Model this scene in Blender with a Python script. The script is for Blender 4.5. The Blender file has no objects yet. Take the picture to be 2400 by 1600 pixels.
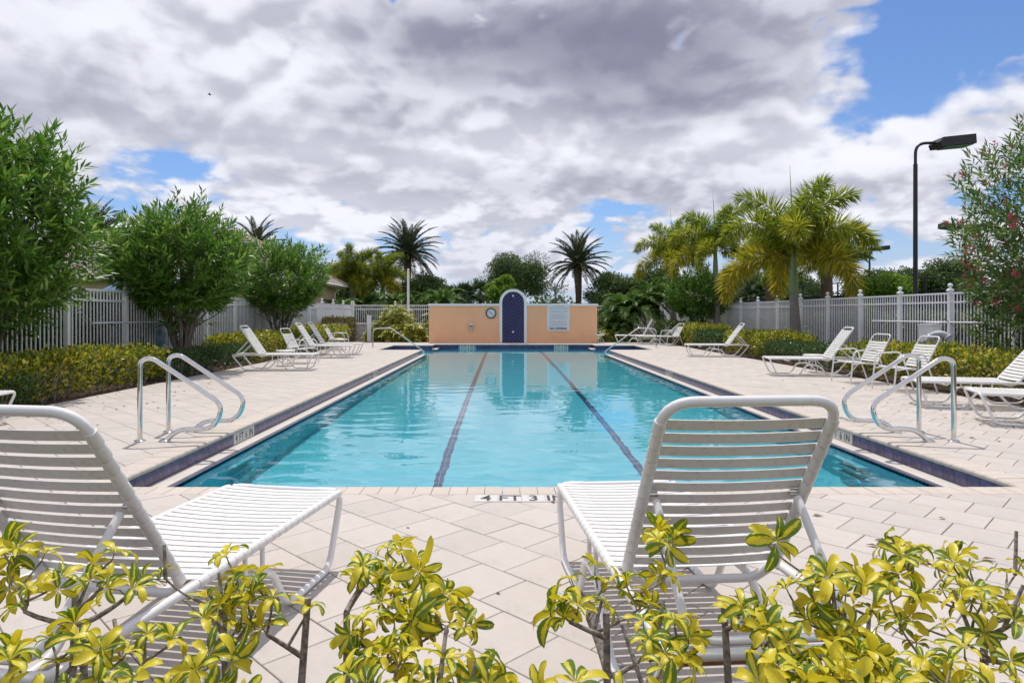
import bpy, math, random
import numpy as np
from mathutils import Vector, Matrix

SC = bpy.context.scene
COL = SC.collection
R = math.radians
PI = math.pi

# ------------------------------------------------------------------ camera
cam = bpy.data.cameras.new('camera')
cam.lens = 23.4
cam.sensor_width = 36.0
cam.shift_x = 20 / 2400
cam.shift_y = -63 / 2400
cam.clip_start = 0.05
cam.clip_end = 6000
cam_o = bpy.data.objects.new('camera', cam)
cam_o.location = (0, 0, 1.3)
cam_o.rotation_euler = (R(90), 0, 0)
COL.objects.link(cam_o)
SC.camera = cam_o

# ------------------------------------------------------------------ sun
SUN_DIR = Vector((0.06, -0.45, -1.0)).normalized()      # way the light travels
sun = bpy.data.lights.new('sun', 'SUN')
sun.energy = 2.45
sun.angle = R(0.53)
sun.color = (1.0, 0.955, 0.89)
sun_o = bpy.data.objects.new('sun', sun)
sun_o.rotation_euler = SUN_DIR.to_track_quat('-Z', 'Y').to_euler()
sun_o.location = (0, 10, 40)
COL.objects.link(sun_o)

# ------------------------------------------------------------------ view and render settings
SC.view_settings.view_transform = 'Standard'
SC.view_settings.look = 'None'
SC.view_settings.exposure = 0.48
SC.view_settings.gamma = 1.0
SC.view_settings.use_curve_mapping = False
SC.render.engine = 'CYCLES'
cy = SC.cycles
cy.use_denoising = True
cy.max_bounces = 10
cy.diffuse_bounces = 3
cy.glossy_bounces = 4
cy.transmission_bounces = 6
cy.transparent_max_bounces = 12
cy.sample_clamp_indirect = 4.0
cy.caustics_reflective = False
cy.caustics_refractive = True
cy.use_adaptive_sampling = True
cy.adaptive_threshold = 0.02

# ------------------------------------------------------------------ sky with broken cloud
class Nodes:
    """small helper to write node maths"""
    def __init__(self, tree):
        self.t = tree; self.n = tree.nodes; self.l = tree.links
    def put(self, sock, v):
        if hasattr(v, 'is_linked') or isinstance(v, bpy.types.NodeSocket):
            self.l.new(v, sock)
        else:
            sock.default_value = v
    def m(self, op, a, b=None, c=None, clamp=False):
        nd = self.n.new('ShaderNodeMath'); nd.operation = op; nd.use_clamp = clamp
        self.put(nd.inputs[0], a)
        if b is not None: self.put(nd.inputs[1], b)
        if c is not None: self.put(nd.inputs[2], c)
        return nd.outputs[0]
    def rng(self, v, a, b, c=0.0, d=1.0, mode='SMOOTHSTEP'):
        nd = self.n.new('ShaderNodeMapRange'); nd.interpolation_type = mode
        self.put(nd.inputs[0], v)
        for i, q in enumerate((a, b, c, d)): self.put(nd.inputs[i + 1], q)
        return nd.outputs[0]
    def mix(self, f, a, b, blend='MIX'):
        nd = self.n.new('ShaderNodeMix'); nd.data_type = 'RGBA'; nd.blend_type = blend
        self.put(nd.inputs[0], f)
        for s, v in ((nd.inputs[6], a), (nd.inputs[7], b)):
            if isinstance(v, (tuple, list)) and len(v) == 3: v = (*v, 1)
            self.put(s, v)
        return nd.outputs[2]
    def noise(self, vec, scale, detail=4, rough=.5, dist=0.0, dims='3D', lac=2.0):
        nd = self.n.new('ShaderNodeTexNoise'); nd.noise_dimensions = dims
        if vec is not None: self.l.new(vec, nd.inputs['Vector'])
        nd.inputs['Scale'].default_value = scale; nd.inputs['Detail'].default_value = detail
        nd.inputs['Roughness'].default_value = rough; nd.inputs['Distortion'].default_value = dist
        nd.inputs['Lacunarity'].default_value = lac
        return nd.outputs['Fac']
    def xyz(self, x, y, z):
        nd = self.n.new('ShaderNodeCombineXYZ')
        for s, v in zip(nd.inputs, (x, y, z)): self.put(s, v)
        return nd.outputs[0]
    def sep(self, v):
        nd = self.n.new('ShaderNodeSeparateXYZ'); self.l.new(v, nd.inputs[0])
        return nd.outputs

W = bpy.data.worlds.new('World'); SC.world = W; W.use_nodes = True
wt = W.node_tree; wt.nodes.clear(); N = Nodes(wt)
wout = wt.nodes.new('ShaderNodeOutputWorld'); wbg = wt.nodes.new('ShaderNodeBackground')
wbg.inputs['Strength'].default_value = 0.10
wt.links.new(wbg.outputs[0], wout.inputs[0])
sky = wt.nodes.new('ShaderNodeTexSky'); sky.sky_type = 'NISHITA'; sky.sun_disc = False
sky.sun_elevation = math.asin(-SUN_DIR.z)
sky.sun_rotation = math.atan2(-SUN_DIR.x, -SUN_DIR.y)
sky.air_density = 1.0; sky.dust_density = 0.6; sky.ozone_density = 2.2; sky.altitude = 5
tc = wt.nodes.new('ShaderNodeTexCoord')
dx, dy, dz = N.sep(tc.outputs['Generated'])
az = N.m('ARCTAN2', dx, dy)
el = N.m('ARCSINE', N.m('MAXIMUM', dz, 0.0))
def blob(a, e, sa, se, w):
    qa = N.m('DIVIDE', N.m('SUBTRACT', az, a), sa); qe = N.m('DIVIDE', N.m('SUBTRACT', el, e), se)
    s = N.m('ADD', N.m('MULTIPLY', qa, qa), N.m('MULTIPLY', qe, qe))
    return N.m('MULTIPLY', N.m('EXPONENT', N.m('MULTIPLY', s, -1.0)), w)
# banks of cloud and openings where the place had them that day
BANKS = ((.10, .40, .34, .10, .26), (-.45, .40, .34, .10, .16), (-.66, .27, .18, .08, .16),
         (.65, .42, .10, .11, -.46), (.56, .34, .06, .05, -.22), (.40, .21, .26, .06, .18), (.78, .30, .09, .06, .16),
         (-.47, .20, .09, .026, -.20), (-.62, .14, .12, .05, .12), (-.20, .22, .22, .07, .20),
         (.17, .158, .06, .022, -.22), (.02, .17, .14, .05, .16), (-.06, .112, .09, .014, -.10), (-.35, .12, .14, .03, .04), (-.26, .10, .12, .014, -.13), (.03, .13, .10, .012, -.10), (-.55, .165, .05, .03, -.12), (.66, .15, .10, .02, -.12),
         (.28, .125, .05, .016, -.12), (.30, .17, .10, .02, .06), (.46, .085, .12, .018, -.10), (.05, .085, .14, .02, .06))
def puffs(x, y, z):
    """rounded billows with creases between them"""
    return N.m('SUBTRACT', N.m('ABSOLUTE', N.m('SUBTRACT', N.noise(N.xyz(x, y, z), 1.0, 2, .45), .5)), .07)
def density(e_off):
    e2 = N.m('ADD', el, e_off) if e_off else el
    hi = N.m('ADD', N.noise(N.xyz(N.m('MULTIPLY', az, 3.4), N.m('MULTIPLY', e2, 5.6), 4.1), 1.0, 6, .55, .15),
             N.m('MULTIPLY', puffs(N.m('MULTIPLY', az, 8.0), N.m('MULTIPLY', e2, 13.0), 1.0), .75))
    lo = N.m('ADD', N.noise(N.xyz(N.m('MULTIPLY', az, 8.5), N.m('MULTIPLY', e2, 19.0), 1.3), 1.0, 5, .56, .15),
             N.m('MULTIPLY', puffs(N.m('MULTIPLY', az, 17.0), N.m('MULTIPLY', e2, 38.0), 5.0), .60))
    return N.mix(N.rng(e2, .10, .30), lo, hi)
bias = 0.0
wob = N.noise(N.xyz(N.m('MULTIPLY', az, 14.0), N.m('MULTIPLY', el, 22.0), .7), 1.0, 3, .6, .4)
for bk_ in BANKS: bias = N.m('ADD', blob(*bk_), bias)
d0 = N.sep(density(0))[0]; d1 = N.sep(density(.026))[0]
dens = N.m('ADD', N.m('ADD', d0, .020), N.m('MULTIPLY', bias, N.rng(wob, .3, .7, .45, 1.5, 'LINEAR')))
cover = N.rng(N.m('SUBTRACT', dens, N.rng(el, .0, .10, .06, 0.0, 'LINEAR')), .395, .515)
soft = N.noise(N.xyz(N.m('MULTIPLY', az, 4.2), N.m('MULTIPLY', el, 9.0), 7.7), 1.0, 3, .50, .3)
under = N.rng(N.m('SUBTRACT', d1, d0), -.10, .10)                 # more cloud above than here: the shaded underside
CORES = ((.17, .365, .24, .075, 1.25), (-.02, .40, .22, .06, .75), (-.20, .285, .10, .035, .70), (.03, .190, .22, .020, .55), (-.62, .275, .16, .045, .50), (-.30, .20, .12, .018, .35), (.42, .165, .18, .018, .30), (.25, .29, .12, .025, .55))
core = 0.0
for ck_ in CORES: core = N.m('ADD', blob(*ck_), core)
core = N.m('MULTIPLY', core, N.rng(soft, .30, .70, .70, 1.30, 'LINEAR'))
shade = N.m('ADD', N.m('MULTIPLY', under, .54), N.m('ADD', N.m('MULTIPLY', N.rng(soft, .36, .70), .24), N.m('MULTIPLY', core, N.rng(dens, .42, .60))))
shade = N.m('SUBTRACT', 1.0, N.m('EXPONENT', N.m('MULTIPLY', N.m('POWER', shade, 1.35), -1.15)))
lum = N.mix(shade, (6.75, 6.85, 7.5), (1.62, 1.68, 2.4))
# low cloud is seen through more air
lum = N.mix(N.rng(el, .0, .15, .50, 0.0, 'LINEAR'), lum, (4.5, 4.8, 5.6))
blue = N.mix(1.0, sky.outputs[0], (.56, .69, .90, 1), 'MULTIPLY')
blue = N.mix(N.rng(el, .0, .15, .85, 0.0, 'LINEAR'), blue, (4.0, 4.6, 5.9))      # pale humid air low down
skycol = N.mix(cover, blue, lum)
wt.links.new(skycol, wbg.inputs['Color'])
W.cycles.sampling_method = 'MANUAL'
W.cycles.sample_map_resolution = 512

# ------------------------------------------------------------------ helpers: meshes
class MB:
    """collects shapes that become ONE mesh object"""
    def __init__(self): self.v = []; self.f = []
    def add(self, vs, fs):
        o = len(self.v); self.v.extend([tuple(p) for p in vs]); self.f.extend([tuple(i + o for i in q) for q in fs]); return self
    def box(self, x0, x1, y0, y1, z0, z1):
        return self.add([(x0,y0,z0),(x1,y0,z0),(x1,y1,z0),(x0,y1,z0),(x0,y0,z1),(x1,y0,z1),(x1,y1,z1),(x0,y1,z1)],
                        [(0,3,2,1),(4,5,6,7),(0,1,5,4),(1,2,6,5),(2,3,7,6),(3,0,4,7)])
    def quad(self, a, b, c, d): return self.add([a, b, c, d], [(0, 1, 2, 3)])
    def chamfer(self, poly, z0, z1, c):
        """prism on a 2D convex polygon (counter-clockwise) with its top edge chamfered by c"""
        n = len(poly); cx = sum(p[0] for p in poly) / n; cyy = sum(p[1] for p in poly) / n
        ins = []
        for p in poly:
            d = math.hypot(p[0] - cx, p[1] - cyy) or 1; k = max(0, 1 - c * 1.3 / d)
            ins.append((cx + (p[0] - cx) * k, cyy + (p[1] - cyy) * k))
        vs = [(p[0], p[1], z0) for p in poly] + [(p[0], p[1], z1 - c) for p in poly] + [(p[0], p[1], z1) for p in ins]
        fs = [(i, (i + 1) % n, n + (i + 1) % n, n + i) for i in range(n)]
        fs += [(n + i, n + (i + 1) % n, 2 * n + (i + 1) % n, 2 * n + i) for i in range(n)]
        fs.append(tuple(range(2 * n, 3 * n)))
        return self.add(vs, fs)
    def prism_y(self, prof, y0, y1):
        """profile in (x, z), extruded along y"""
        n = len(prof)
        vs = [(p[0], y0, p[1]) for p in prof] + [(p[0], y1, p[1]) for p in prof]
        fs = [(i, n + i, n + (i + 1) % n, (i + 1) % n) for i in range(n)] + [tuple(range(n)), tuple(range(2 * n - 1, n - 1, -1))]
        return self.add(vs, fs)
    def tube(self, path, r, seg=8, closed=False, caps=True):
        pts = [Vector(p) for p in path]; n = len(pts)
        rr = r if isinstance(r, (list, tuple)) else [r] * n
        up = None; rings = []
        for i, p in enumerate(pts):
            if closed: t = pts[(i + 1) % n] - pts[i - 1]
            else: t = pts[min(i + 1, n - 1)] - pts[max(i - 1, 0)]
            t = t.normalized() if t.length > 1e-9 else Vector((0, 0, 1))
            if up is None:
                up = Vector((0, 0, 1)) if abs(t.z) < .9 else Vector((1, 0, 0))
            a = t.cross(up)
            if a.length < 1e-6: a = t.orthogonal()
            a.normalize(); b = a.cross(t).normalized(); up = b
            rings.append([p + a * (math.cos(2*PI*k/seg) * rr[i]) + b * (math.sin(2*PI*k/seg) * rr[i]) for k in range(seg)])
        vs = [q for ring in rings for q in ring]; fs = []
        last = n if closed else n - 1
        for i in range(last):
            j = (i + 1) % n
            for k in range(seg):
                k2 = (k + 1) % seg
                fs.append((i*seg + k, j*seg + k, j*seg + k2, i*seg + k2))
        if caps and not closed:
            fs.append(tuple(range(seg))); fs.append(tuple(range(n*seg - 1, (n-1)*seg - 1, -1)))
        return self.add(vs, fs)
    def lathe(self, prof, seg=16, c=(0, 0, 0)):
        n = len(prof); vs = []; fs = []
        for r_, z_ in prof:
            for k in range(seg):
                vs.append((c[0] + r_*math.cos(2*PI*k/seg), c[1] + r_*math.sin(2*PI*k/seg), c[2] + z_))
        for i in range(n - 1):
            for k in range(seg):
                k2 = (k + 1) % seg
                fs.append((i*seg + k, i*seg + k2, (i+1)*seg + k2, (i+1)*seg + k))
        fs.append(tuple(range(seg - 1, -1, -1))); fs.append(tuple(range((n-1)*seg, n*seg)))
        return self.add(vs, fs)
    def mesh(self, name, m, smooth=None):
        me = bpy.data.meshes.new(name); me.from_pydata(self.v, [], self.f); me.validate()
        if m: me.materials.append(m)
        if smooth is not None:
            me.polygons.foreach_set('use_smooth', [True] * len(me.polygons))
            me.set_sharp_from_angle(angle=R(smooth))
        me.update(); return me
    def build(self, name, m, parent=None, smooth=None, loc=None, rot=None):
        return put(name, self.mesh(name, m, smooth), parent, loc, rot)

def put(name, data, parent=None, loc=None, rot=None, scale=None):
    o = bpy.data.objects.new(name, data); COL.objects.link(o)
    if parent is not None: o.parent = parent
    if loc is not None: o.location = loc
    if rot is not None: o.rotation_euler = rot
    if scale is not None: o.scale = (scale,)*3 if isinstance(scale, (int, float)) else scale
    return o
def tag(o, label=None, cat=None, group=None, kind=None):
    if label: o['label'] = label
    if cat: o['category'] = cat
    if group: o['group'] = group
    if kind: o['kind'] = kind
    return o
def thing(name, label, cat, loc=(0, 0, 0), rz=0.0, group=None):
    return tag(put(name, None, None, loc, (0, 0, rz)), label, cat, group)
def copy_tree(o, parent=None):
    c = o.copy(); COL.objects.link(c); c.parent = parent
    for ch in o.children: copy_tree(ch, c)
    return c
def fillet(pts, rad, n=5, closed=False):
    """round the corners of a polyline"""
    P_ = [Vector(p) for p in pts]; out = []; m = len(P_)
    for i, p in enumerate(P_):
        if not closed and i in (0, m - 1): out.append(p); continue
        a = P_[i - 1]; b = P_[(i + 1) % m]
        r_ = rad[i] if isinstance(rad, (list, tuple)) else rad
        da = (a - p); db = (b - p); k = min(r_, da.length * .49, db.length * .49)
        s = p + da.normalized() * k; e = p + db.normalized() * k
        for j in range(n + 1):
            t = j / n; out.append(s * (1-t)**2 + p * (2*t*(1-t)) + e * t**2)
    return out
def clip(poly, x0, x1, y0, y1):
    def cut(ps, f_in, inter):
        o = []
        for i, p in enumerate(ps):
            q = ps[i - 1]
            if f_in(p):
                if not f_in(q): o.append(inter(q, p))
                o.append(p)
            elif f_in(q): o.append(inter(q, p))
        return o
    def ix(v): return lambda a, b: (v, a[1] + (b[1]-a[1]) * (v-a[0]) / (b[0]-a[0]))
    def iy(v): return lambda a, b: (a[0] + (b[0]-a[0]) * (v-a[1]) / (b[1]-a[1]), v)
    for fi, it in ((lambda p: p[0] >= x0, ix(x0)), (lambda p: p[0] <= x1, ix(x1)), (lambda p: p[1] >= y0, iy(y0)), (lambda p: p[1] <= y1, iy(y1))):
        poly = cut(poly, fi, it)
        if len(poly) < 3: return []
    return poly
def area(p): return abs(sum(p[i-1][0]*p[i][1] - p[i][0]*p[i-1][1] for i in range(len(p)))) / 2

def np_mesh(name, V, F, m, smooth=False, uv=None):
    V = np.asarray(V, dtype=np.float32); F = np.asarray(F, dtype=np.int32); k = F.shape[1]
    me = bpy.data.meshes.new(name)
    me.vertices.add(len(V)); me.vertices.foreach_set('co', V.ravel())
    me.loops.add(F.size); me.loops.foreach_set('vertex_index', F.ravel())
    me.polygons.add(len(F)); me.polygons.foreach_set('loop_start', np.arange(0, F.size, k, dtype=np.int32))
    if smooth: me.polygons.foreach_set('use_smooth', np.ones(len(F), dtype=bool))
    if uv is not None:
        l = me.uv_layers.new(name='uv'); l.data.foreach_set('uv', np.asarray(uv, dtype=np.float32)[F.ravel()].ravel())
    me.update(calc_edges=True)
    if m: me.materials.append(m)
    return me
def frames(D, roll):
    """rotation matrices (n,3,3): columns side, along D, normal"""
    D = D / np.linalg.norm(D, axis=1, keepdims=True)
    ref = np.tile(np.array([[0., 0., 1.]]), (len(D), 1)); ref[np.abs(D[:, 2]) > .95] = (1., 0., 0.)
    S = np.cross(D, ref); S /= np.linalg.norm(S, axis=1, keepdims=True); U = np.cross(S, D)
    c = np.cos(roll)[:, None]; s = np.sin(roll)[:, None]
    return np.stack([S*c + U*s, D, U*c - S*s], axis=2)
def scatter(T, TF, P_, D, roll, size, width=None):
    """copies of a small leaf template (along +y) at points P_, pointing along D"""
    n = len(P_); M = frames(np.asarray(D, float), np.asarray(roll))
    S = np.ones((n, 3)) * np.asarray(size)[:, None]
    if width is not None: S[:, 0] *= width
    TV = T[None, :, :] * S[:, None, :]
    V = np.einsum('nij,nkj->nki', M, TV) + np.asarray(P_)[:, None, :]
    F = (TF[None] + (np.arange(n) * len(T))[:, None, None]).reshape(-1, TF.shape[1])
    return V.reshape(-1, 3), F
LANCE = (np.array([(0,0,0),(.085,.42,.03),(0,.40,-.012),(-.085,.42,.03),(.0,1.0,-.05)], float),
         np.array([(0,1,2),(0,2,3),(1,4,2),(2,4,3)]))
OVAL = (np.array([(0,0,0),(.22,.3,.05),(.24,.62,.04),(0,1,-.06),(-.24,.62,.04),(-.22,.3,.05),(0,.45,-.02)], float),
        np.array([(0,1,6),(1,2,6),(2,3,6),(3,4,6),(4,5,6),(5,0,6)]))
DIAM = (np.array([(0,0,0),(.26,.5,.05),(0,1,0),(-.26,.5,.05)], float), np.array([(0,1,2),(0,2,3)]))

# ------------------------------------------------------------------ materials
def newmat(name):
    m = bpy.data.materials.new(name); m.use_nodes = True
    n = Nodes(m.node_tree); m.node_tree.nodes.clear()
    out = m.node_tree.nodes.new('ShaderNodeOutputMaterial'); b = m.node_tree.nodes.new('ShaderNodeBsdfPrincipled')
    n.l.new(b.outputs[0], out.inputs[0])
    return m, n, b, out
def scaled(n, col, fac):
    nd = n.n.new('ShaderNodeVectorMath'); nd.operation = 'SCALE'
    n.put(nd.inputs[0], col if not isinstance(col, tuple) else col[:3]); n.put(nd.inputs['Scale'], fac)
    return nd.outputs[0]
def bumped(n, b, height, strength, dist=.01):
    bp = n.n.new('ShaderNodeBump'); bp.inputs['Strength'].default_value = strength; bp.inputs['Distance'].default_value = dist
    n.l.new(height, bp.inputs['Height']); n.l.new(bp.outputs[0], b.inputs['Normal'])
def mat(name, col, rough=.5, metal=0.0, noise=None, bump=None, orand=0.0, irand=0.0, spec=.5, col2=None, coord='Object', dirt=None):
    """plain procedural material: colour with noise mottling, random per piece, fine relief"""
    m, n, b, out = newmat(name)
    tcn = n.n.new('ShaderNodeTexCoord'); co = tcn.outputs[coord]
    c = (*col, 1)
    if noise:
        f = n.noise(co, noise[0], 5, .6)
        if col2: c = n.mix(n.rng(f, .35, .68), col, col2)
        else: c = scaled(n, c, n.rng(f, .25, .75, 1 - noise[1], 1 + noise[1], 'LINEAR'))
    if dirt:
        f = n.rng(n.noise(co, dirt[0], 6, .65), dirt[1], dirt[2])
        c = n.mix(n.m('MULTIPLY', f, dirt[4]), c, dirt[3])
    if orand:
        oi = n.n.new('ShaderNodeObjectInfo'); c = scaled(n, c, n.rng(oi.outputs['Random'], 0, 1, 1 - orand, 1 + orand, 'LINEAR'))
    if irand:
        gi = n.n.new('ShaderNodeNewGeometry'); c = scaled(n, c, n.rng(gi.outputs['Random Per Island'], 0, 1, 1 - irand, 1 + irand, 'LINEAR'))
    n.put(b.inputs['Base Color'], c)
    b.inputs['Roughness'].default_value = rough; b.inputs['Metallic'].default_value = metal
    b.inputs['Specular IOR Level'].default_value = spec
    if bump: bumped(n, b, n.noise(co, bump[0], 4, .6), bump[1], bump[2] if len(bump) > 2 else .01)
    return m
def leafmat(name, cols, rough=.45, trans=.3, spec=.4, tcol=None, objcol=False):
    """foliage: colour ramp picked per leaf, some light passing through"""
    m, n, b, out = newmat(name)
    gi = n.n.new('ShaderNodeNewGeometry'); rp = n.n.new('ShaderNodeValToRGB')
    n.l.new(gi.outputs['Random Per Island'], rp.inputs[0])
    e = rp.color_ramp.elements
    while len(e) < len(cols): e.new(.5)
    for i, (p, c) in enumerate(cols): e[i].position = p; e[i].color = (*c, 1)
    c = rp.outputs[0]
    if objcol:
        oi = n.n.new('ShaderNodeObjectInfo'); c = n.mix(1.0, c, oi.outputs['Color'], 'MULTIPLY')
    n.l.new(c, b.inputs['Base Color']); b.inputs['Roughness'].default_value = rough; b.inputs['Specular IOR Level'].default_value = spec
    tr = n.n.new('ShaderNodeBsdfTranslucent'); n.put(tr.inputs[0], n.mix(.5, c, tcol, 'MIX') if tcol else scaled(n, c, 1.3))
    mx = n.n.new('ShaderNodeMixShader'); mx.inputs[0].default_value = trans
    n.l.new(b.outputs[0], mx.inputs[1]); n.l.new(tr.outputs[0], mx.inputs[2]); n.l.new(mx.outputs[0], out.inputs[0])
    return m

M = {}
PAV = (.505, .452, .408)
M['paver'] = mat('paver_concrete', PAV, .85, noise=(9, .05), bump=(160, .25, .004), orand=.05, dirt=(3.0, .52, .80, (.30, .26, .225), .45), coord='Object')
M['paver_far'] = mat('paver_concrete_far', PAV, .85, noise=(3, .05), bump=(160, .2, .004), irand=.05, dirt=(1.2, .52, .80, (.31, .27, .24), .45))
M['coping'] = mat('coping_concrete', (.53, .46, .395), .8, noise=(14, .05), bump=(140, .25, .004), orand=.05)
M['coping_far'] = mat('coping_concrete_far', (.53, .46, .395), .8, noise=(4, .05), irand=.05)
M['sand'] = mat('joint_sand', (.31, .27, .235), .95, noise=(20, .3))
M['ledge'] = mat('gutter_plaster', (.56, .52, .46), .75, noise=(2.5, .06), bump=(60, .2, .004), dirt=(2.0, .5, .8, (.42, .38, .32), .4))
M['navy'] = mat('navy_glazed_tile', (.080, .058, .150), .22, noise=(16, .12), orand=.18, spec=.5, dirt=(9, .52, .78, (.30, .27, .38), .25))
M['navy_far'] = mat('navy_glazed_tile_far', (.05, .045, .15), .2, irand=.25)
M['trim'] = mat('grey_violet_trim_tile', (.15, .13, .19), .3, irand=.2)
M['grout'] = mat('grout', (.36, .33, .38), .9, noise=(20, .1))
M['plaster'] = mat('pool_plaster', (.17, .64, .76), .6, noise=(1.3, .03), bump=(25, .06, .01))
M['lane'] = mat('lane_tile', (.02, .04, .14), .3, irand=.35)
M['marker'] = mat('white_marker_tile', (.63, .60, .56), .3, noise=(12, .06))
M['ink'] = mat('black_lettering', (.025, .022, .028), .5)
M['white'] = mat('white_powder_coat', (.78, .77, .755), .3, noise=(6, .03), dirt=(25, .56, .8, (.48, .43, .37), .4))
M['strap'] = mat('white_vinyl_strap', (.76, .745, .72), .38, noise=(18, .05), orand=.03, dirt=(34, .48, .76, (.42, .37, .31), .5))
M['vinyl'] = mat('white_fence_vinyl', (.88, .88, .88), .4, noise=(5, .03))
M['steel'] = mat('polished_stainless_steel', (.70, .69, .68), .06, 1.0, noise=(30, .05))
M['rust'] = mat('rusted_bar', (.30, .11, .035), .6, noise=(14, .4), col2=(.42, .18, .08), bump=(90, .3, .004))
M['stucco'] = mat('peach_stucco', (.95, .52, .29), .9, noise=(1.2, .05), bump=(120, .35, .006), dirt=(.9, .6, .85, (.74, .40, .22), .3))
M['trimwhite'] = mat('white_stucco_trim', (.88, .85, .83), .8, noise=(3, .04), bump=(90, .2, .004))
M['cobalt'] = mat('cobalt_glazed_tile', (.013, .011, .085), .2, orand=.30, noise=(9, .15))
M['bluegrout'] = mat('pale_blue_grout', (.26, .26, .42), .9)
M['black'] = mat('black_paint', (.012, .012, .014), .4)
M['signwhite'] = mat('sign_panel', (.74, .75, .78), .5, noise=(2, .03))
M['greytext'] = mat('faded_grey_print', (.36, .37, .41), .6)
M['clockface'] = mat('clock_face', (.74, .75, .76), .3)
M['clockrim'] = mat('clock_rim', (.10, .10, .11), .35, .4)
M['lens'] = mat('lamp_lens', (.10, .22, .17), .15)
M['ringblue'] = mat('faded_blue_foam', (.11, .27, .36), .7, noise=(6, .2), col2=(.35, .38, .40))
M['ringgrey'] = mat('grey_foam', (.45, .48, .52), .6, noise=(8, .12))
M['mulch'] = mat('bark_mulch', (.075, .042, .028), .95, noise=(26, .5), col2=(.17, .11, .08), bump=(60, 1.0, .04))
M['chip'] = mat('bark_chip', (.12, .075, .05), .9, irand=.7)
M['litter'] = mat('dry_leaf', (.16, .085, .04), .8, orand=.4)
M['grass'] = mat('grass', (.05, .095, .022), .9, noise=(.6, .3), col2=(.075, .12, .03))
M['bark'] = mat('grey_bark', (.17, .135, .11), .85, noise=(30, .35), bump=(60, .6, .01))
M['twig'] = mat('mottled_twig_bark', (.17, .135, .11), .8, noise=(70, .5), col2=(.42, .37, .33), bump=(180, .7, .004))
M['petiole'] = mat('yellow_green_stalk', (.30, .27, .06), .5)
M['palmtrunk'] = mat('grey_palm_trunk', (.22, .195, .175), .85, noise=(7, .18), bump=(14, .4, .02))
M['roughtrunk'] = mat('fibrous_palm_trunk', (.135, .085, .055), .9, noise=(12, .45), bump=(20, 1.0, .04))
M['crownshaft'] = mat('pale_green_crownshaft', (.16, .22, .09), .45, noise=(5, .15))
M['rooftile'] = mat('concrete_roof_tile', (.36, .29, .26), .85, irand=.22, noise=(.9, .12))
M['fascia'] = mat('cream_fascia', (.66, .60, .52), .7)
M['cream'] = mat('cream_stucco', (.58, .42, .27), .9, noise=(.8, .06))
M['tan'] = mat('tan_block', (.42, .36, .29), .9, noise=(1, .06))
M['awning'] = mat('blue_canvas', (.06, .14, .24), .8)
M['glass'] = mat('dark_window_glass', (.02, .025, .03), .08)
M['screen'] = mat('dark_windscreen', (.010, .014, .012), .9)
M['brickcap'] = mat('pale_block', (.50, .46, .43), .9, irand=.15)
LG = ((.0, (.045, .115, .012)), (.5, (.095, .21, .022)), (.85, (.18, .32, .045)), (1.0, (.30, .38, .08)))
M['oleander'] = leafmat('oleander_leaf', LG, .40, .36, .5)
M['oleander_red'] = leafmat('oleander_leaf_olive', ((.0, (.045, .10, .015)), (.6, (.10, .19, .035)), (.93, (.20, .28, .07)), (1.0, (.20, .06, .03))), .40, .34, .5)
M['petal'] = leafmat('pink_petal', ((.0, (.62, .04, .14)), (1.0, (.75, .12, .24))), .5, .3)
M['croton'] = leafmat('yellow_green_hedge_leaf', ((.0, (.055, .10, .010)), (.42, (.15, .21, .016)), (.76, (.46, .43, .028)), (.96, (.68, .58, .05)), (1.0, (.42, .13, .035))), .38, .28, .5)
M['hedge'] = leafmat('dark_hedge_leaf', ((.0, (.020, .055, .010)), (.7, (.05, .11, .018)), (1.0, (.12, .19, .04))), .42, .22, .4)
M['hedgemix'] = leafmat('olive_hedge_leaf', ((.0, (.02, .05, .010)), (.6, (.05, .105, .018)), (.92, (.16, .20, .03)), (1.0, (.35, .32, .10))), .34, .25, .6)
M['brownhedge'] = leafmat('copper_hedge_leaf', ((.0, (.06, .06, .015)), (.6, (.17, .12, .03)), (1.0, (.24, .20, .04))), .45, .25)
M['foxtail'] = leafmat('foxtail_leaflet', ((.0, (.11, .20, .016)), (.6, (.26, .35, .028)), (1.0, (.42, .46, .05))), .38, .36, .5, objcol=True)
M['datepalm'] = leafmat('date_palm_leaflet', ((.0, (.055, .08, .04)), (.7, (.11, .14, .07)), (1.0, (.20, .17, .09))), .5, .18)
M['fanpalm'] = leafmat('fan_palm_leaf', ((.0, (.04, .075, .03)), (1.0, (.10, .14, .06))), .5, .2)
M['oak'] = leafmat('oak_leaf', ((.0, (.045, .085, .022)), (.6, (.09, .15, .038)), (1.0, (.17, .22, .07))), .5, .25)
M['ficus'] = leafmat('bright_green_leaf', ((.0, (.07, .15, .018)), (.6, (.17, .29, .03)), (1.0, (.29, .41, .06))), .4, .3)
M['arbor'] = leafmat('variegated_arboricola_leaf', ((.0, (.08, .14, .015)), (.40, (.22, .27, .02)), (.70, (.50, .47, .05)), (1.0, (.70, .62, .16))), .4, .28)
M['plume'] = leafmat('feathery_palm_leaf', ((.0, (.06, .14, .018)), (.7, (.14, .27, .035)), (1.0, (.30, .40, .10))), .35, .25, .7)
M['bare'] = mat('bare_branch', (.16, .14, .13), .9)
# ------------------------------------------------------------------ layout numbers (metres; +y runs down the pool)
XL, XR, Y0, Y1 = -3.04, 3.93, 5.03, 29.40         # pool opening at the coping
AY0, AY1, AW = 24.6, 28.4, 1.66                    # the two entry bays at the far corners
BL, BR, BN, BF = -6.55, 7.30, 2.15, 31.0           # edges of the paved deck
ZL, ZW, ZF = -0.17, -0.20, -1.50                   # gutter ledge, water, pool floor
FL, FR, FB = -8.35, 10.6, 36.6                     # fences left, right, back
CW = 0.21                                          # coping depth

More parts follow.
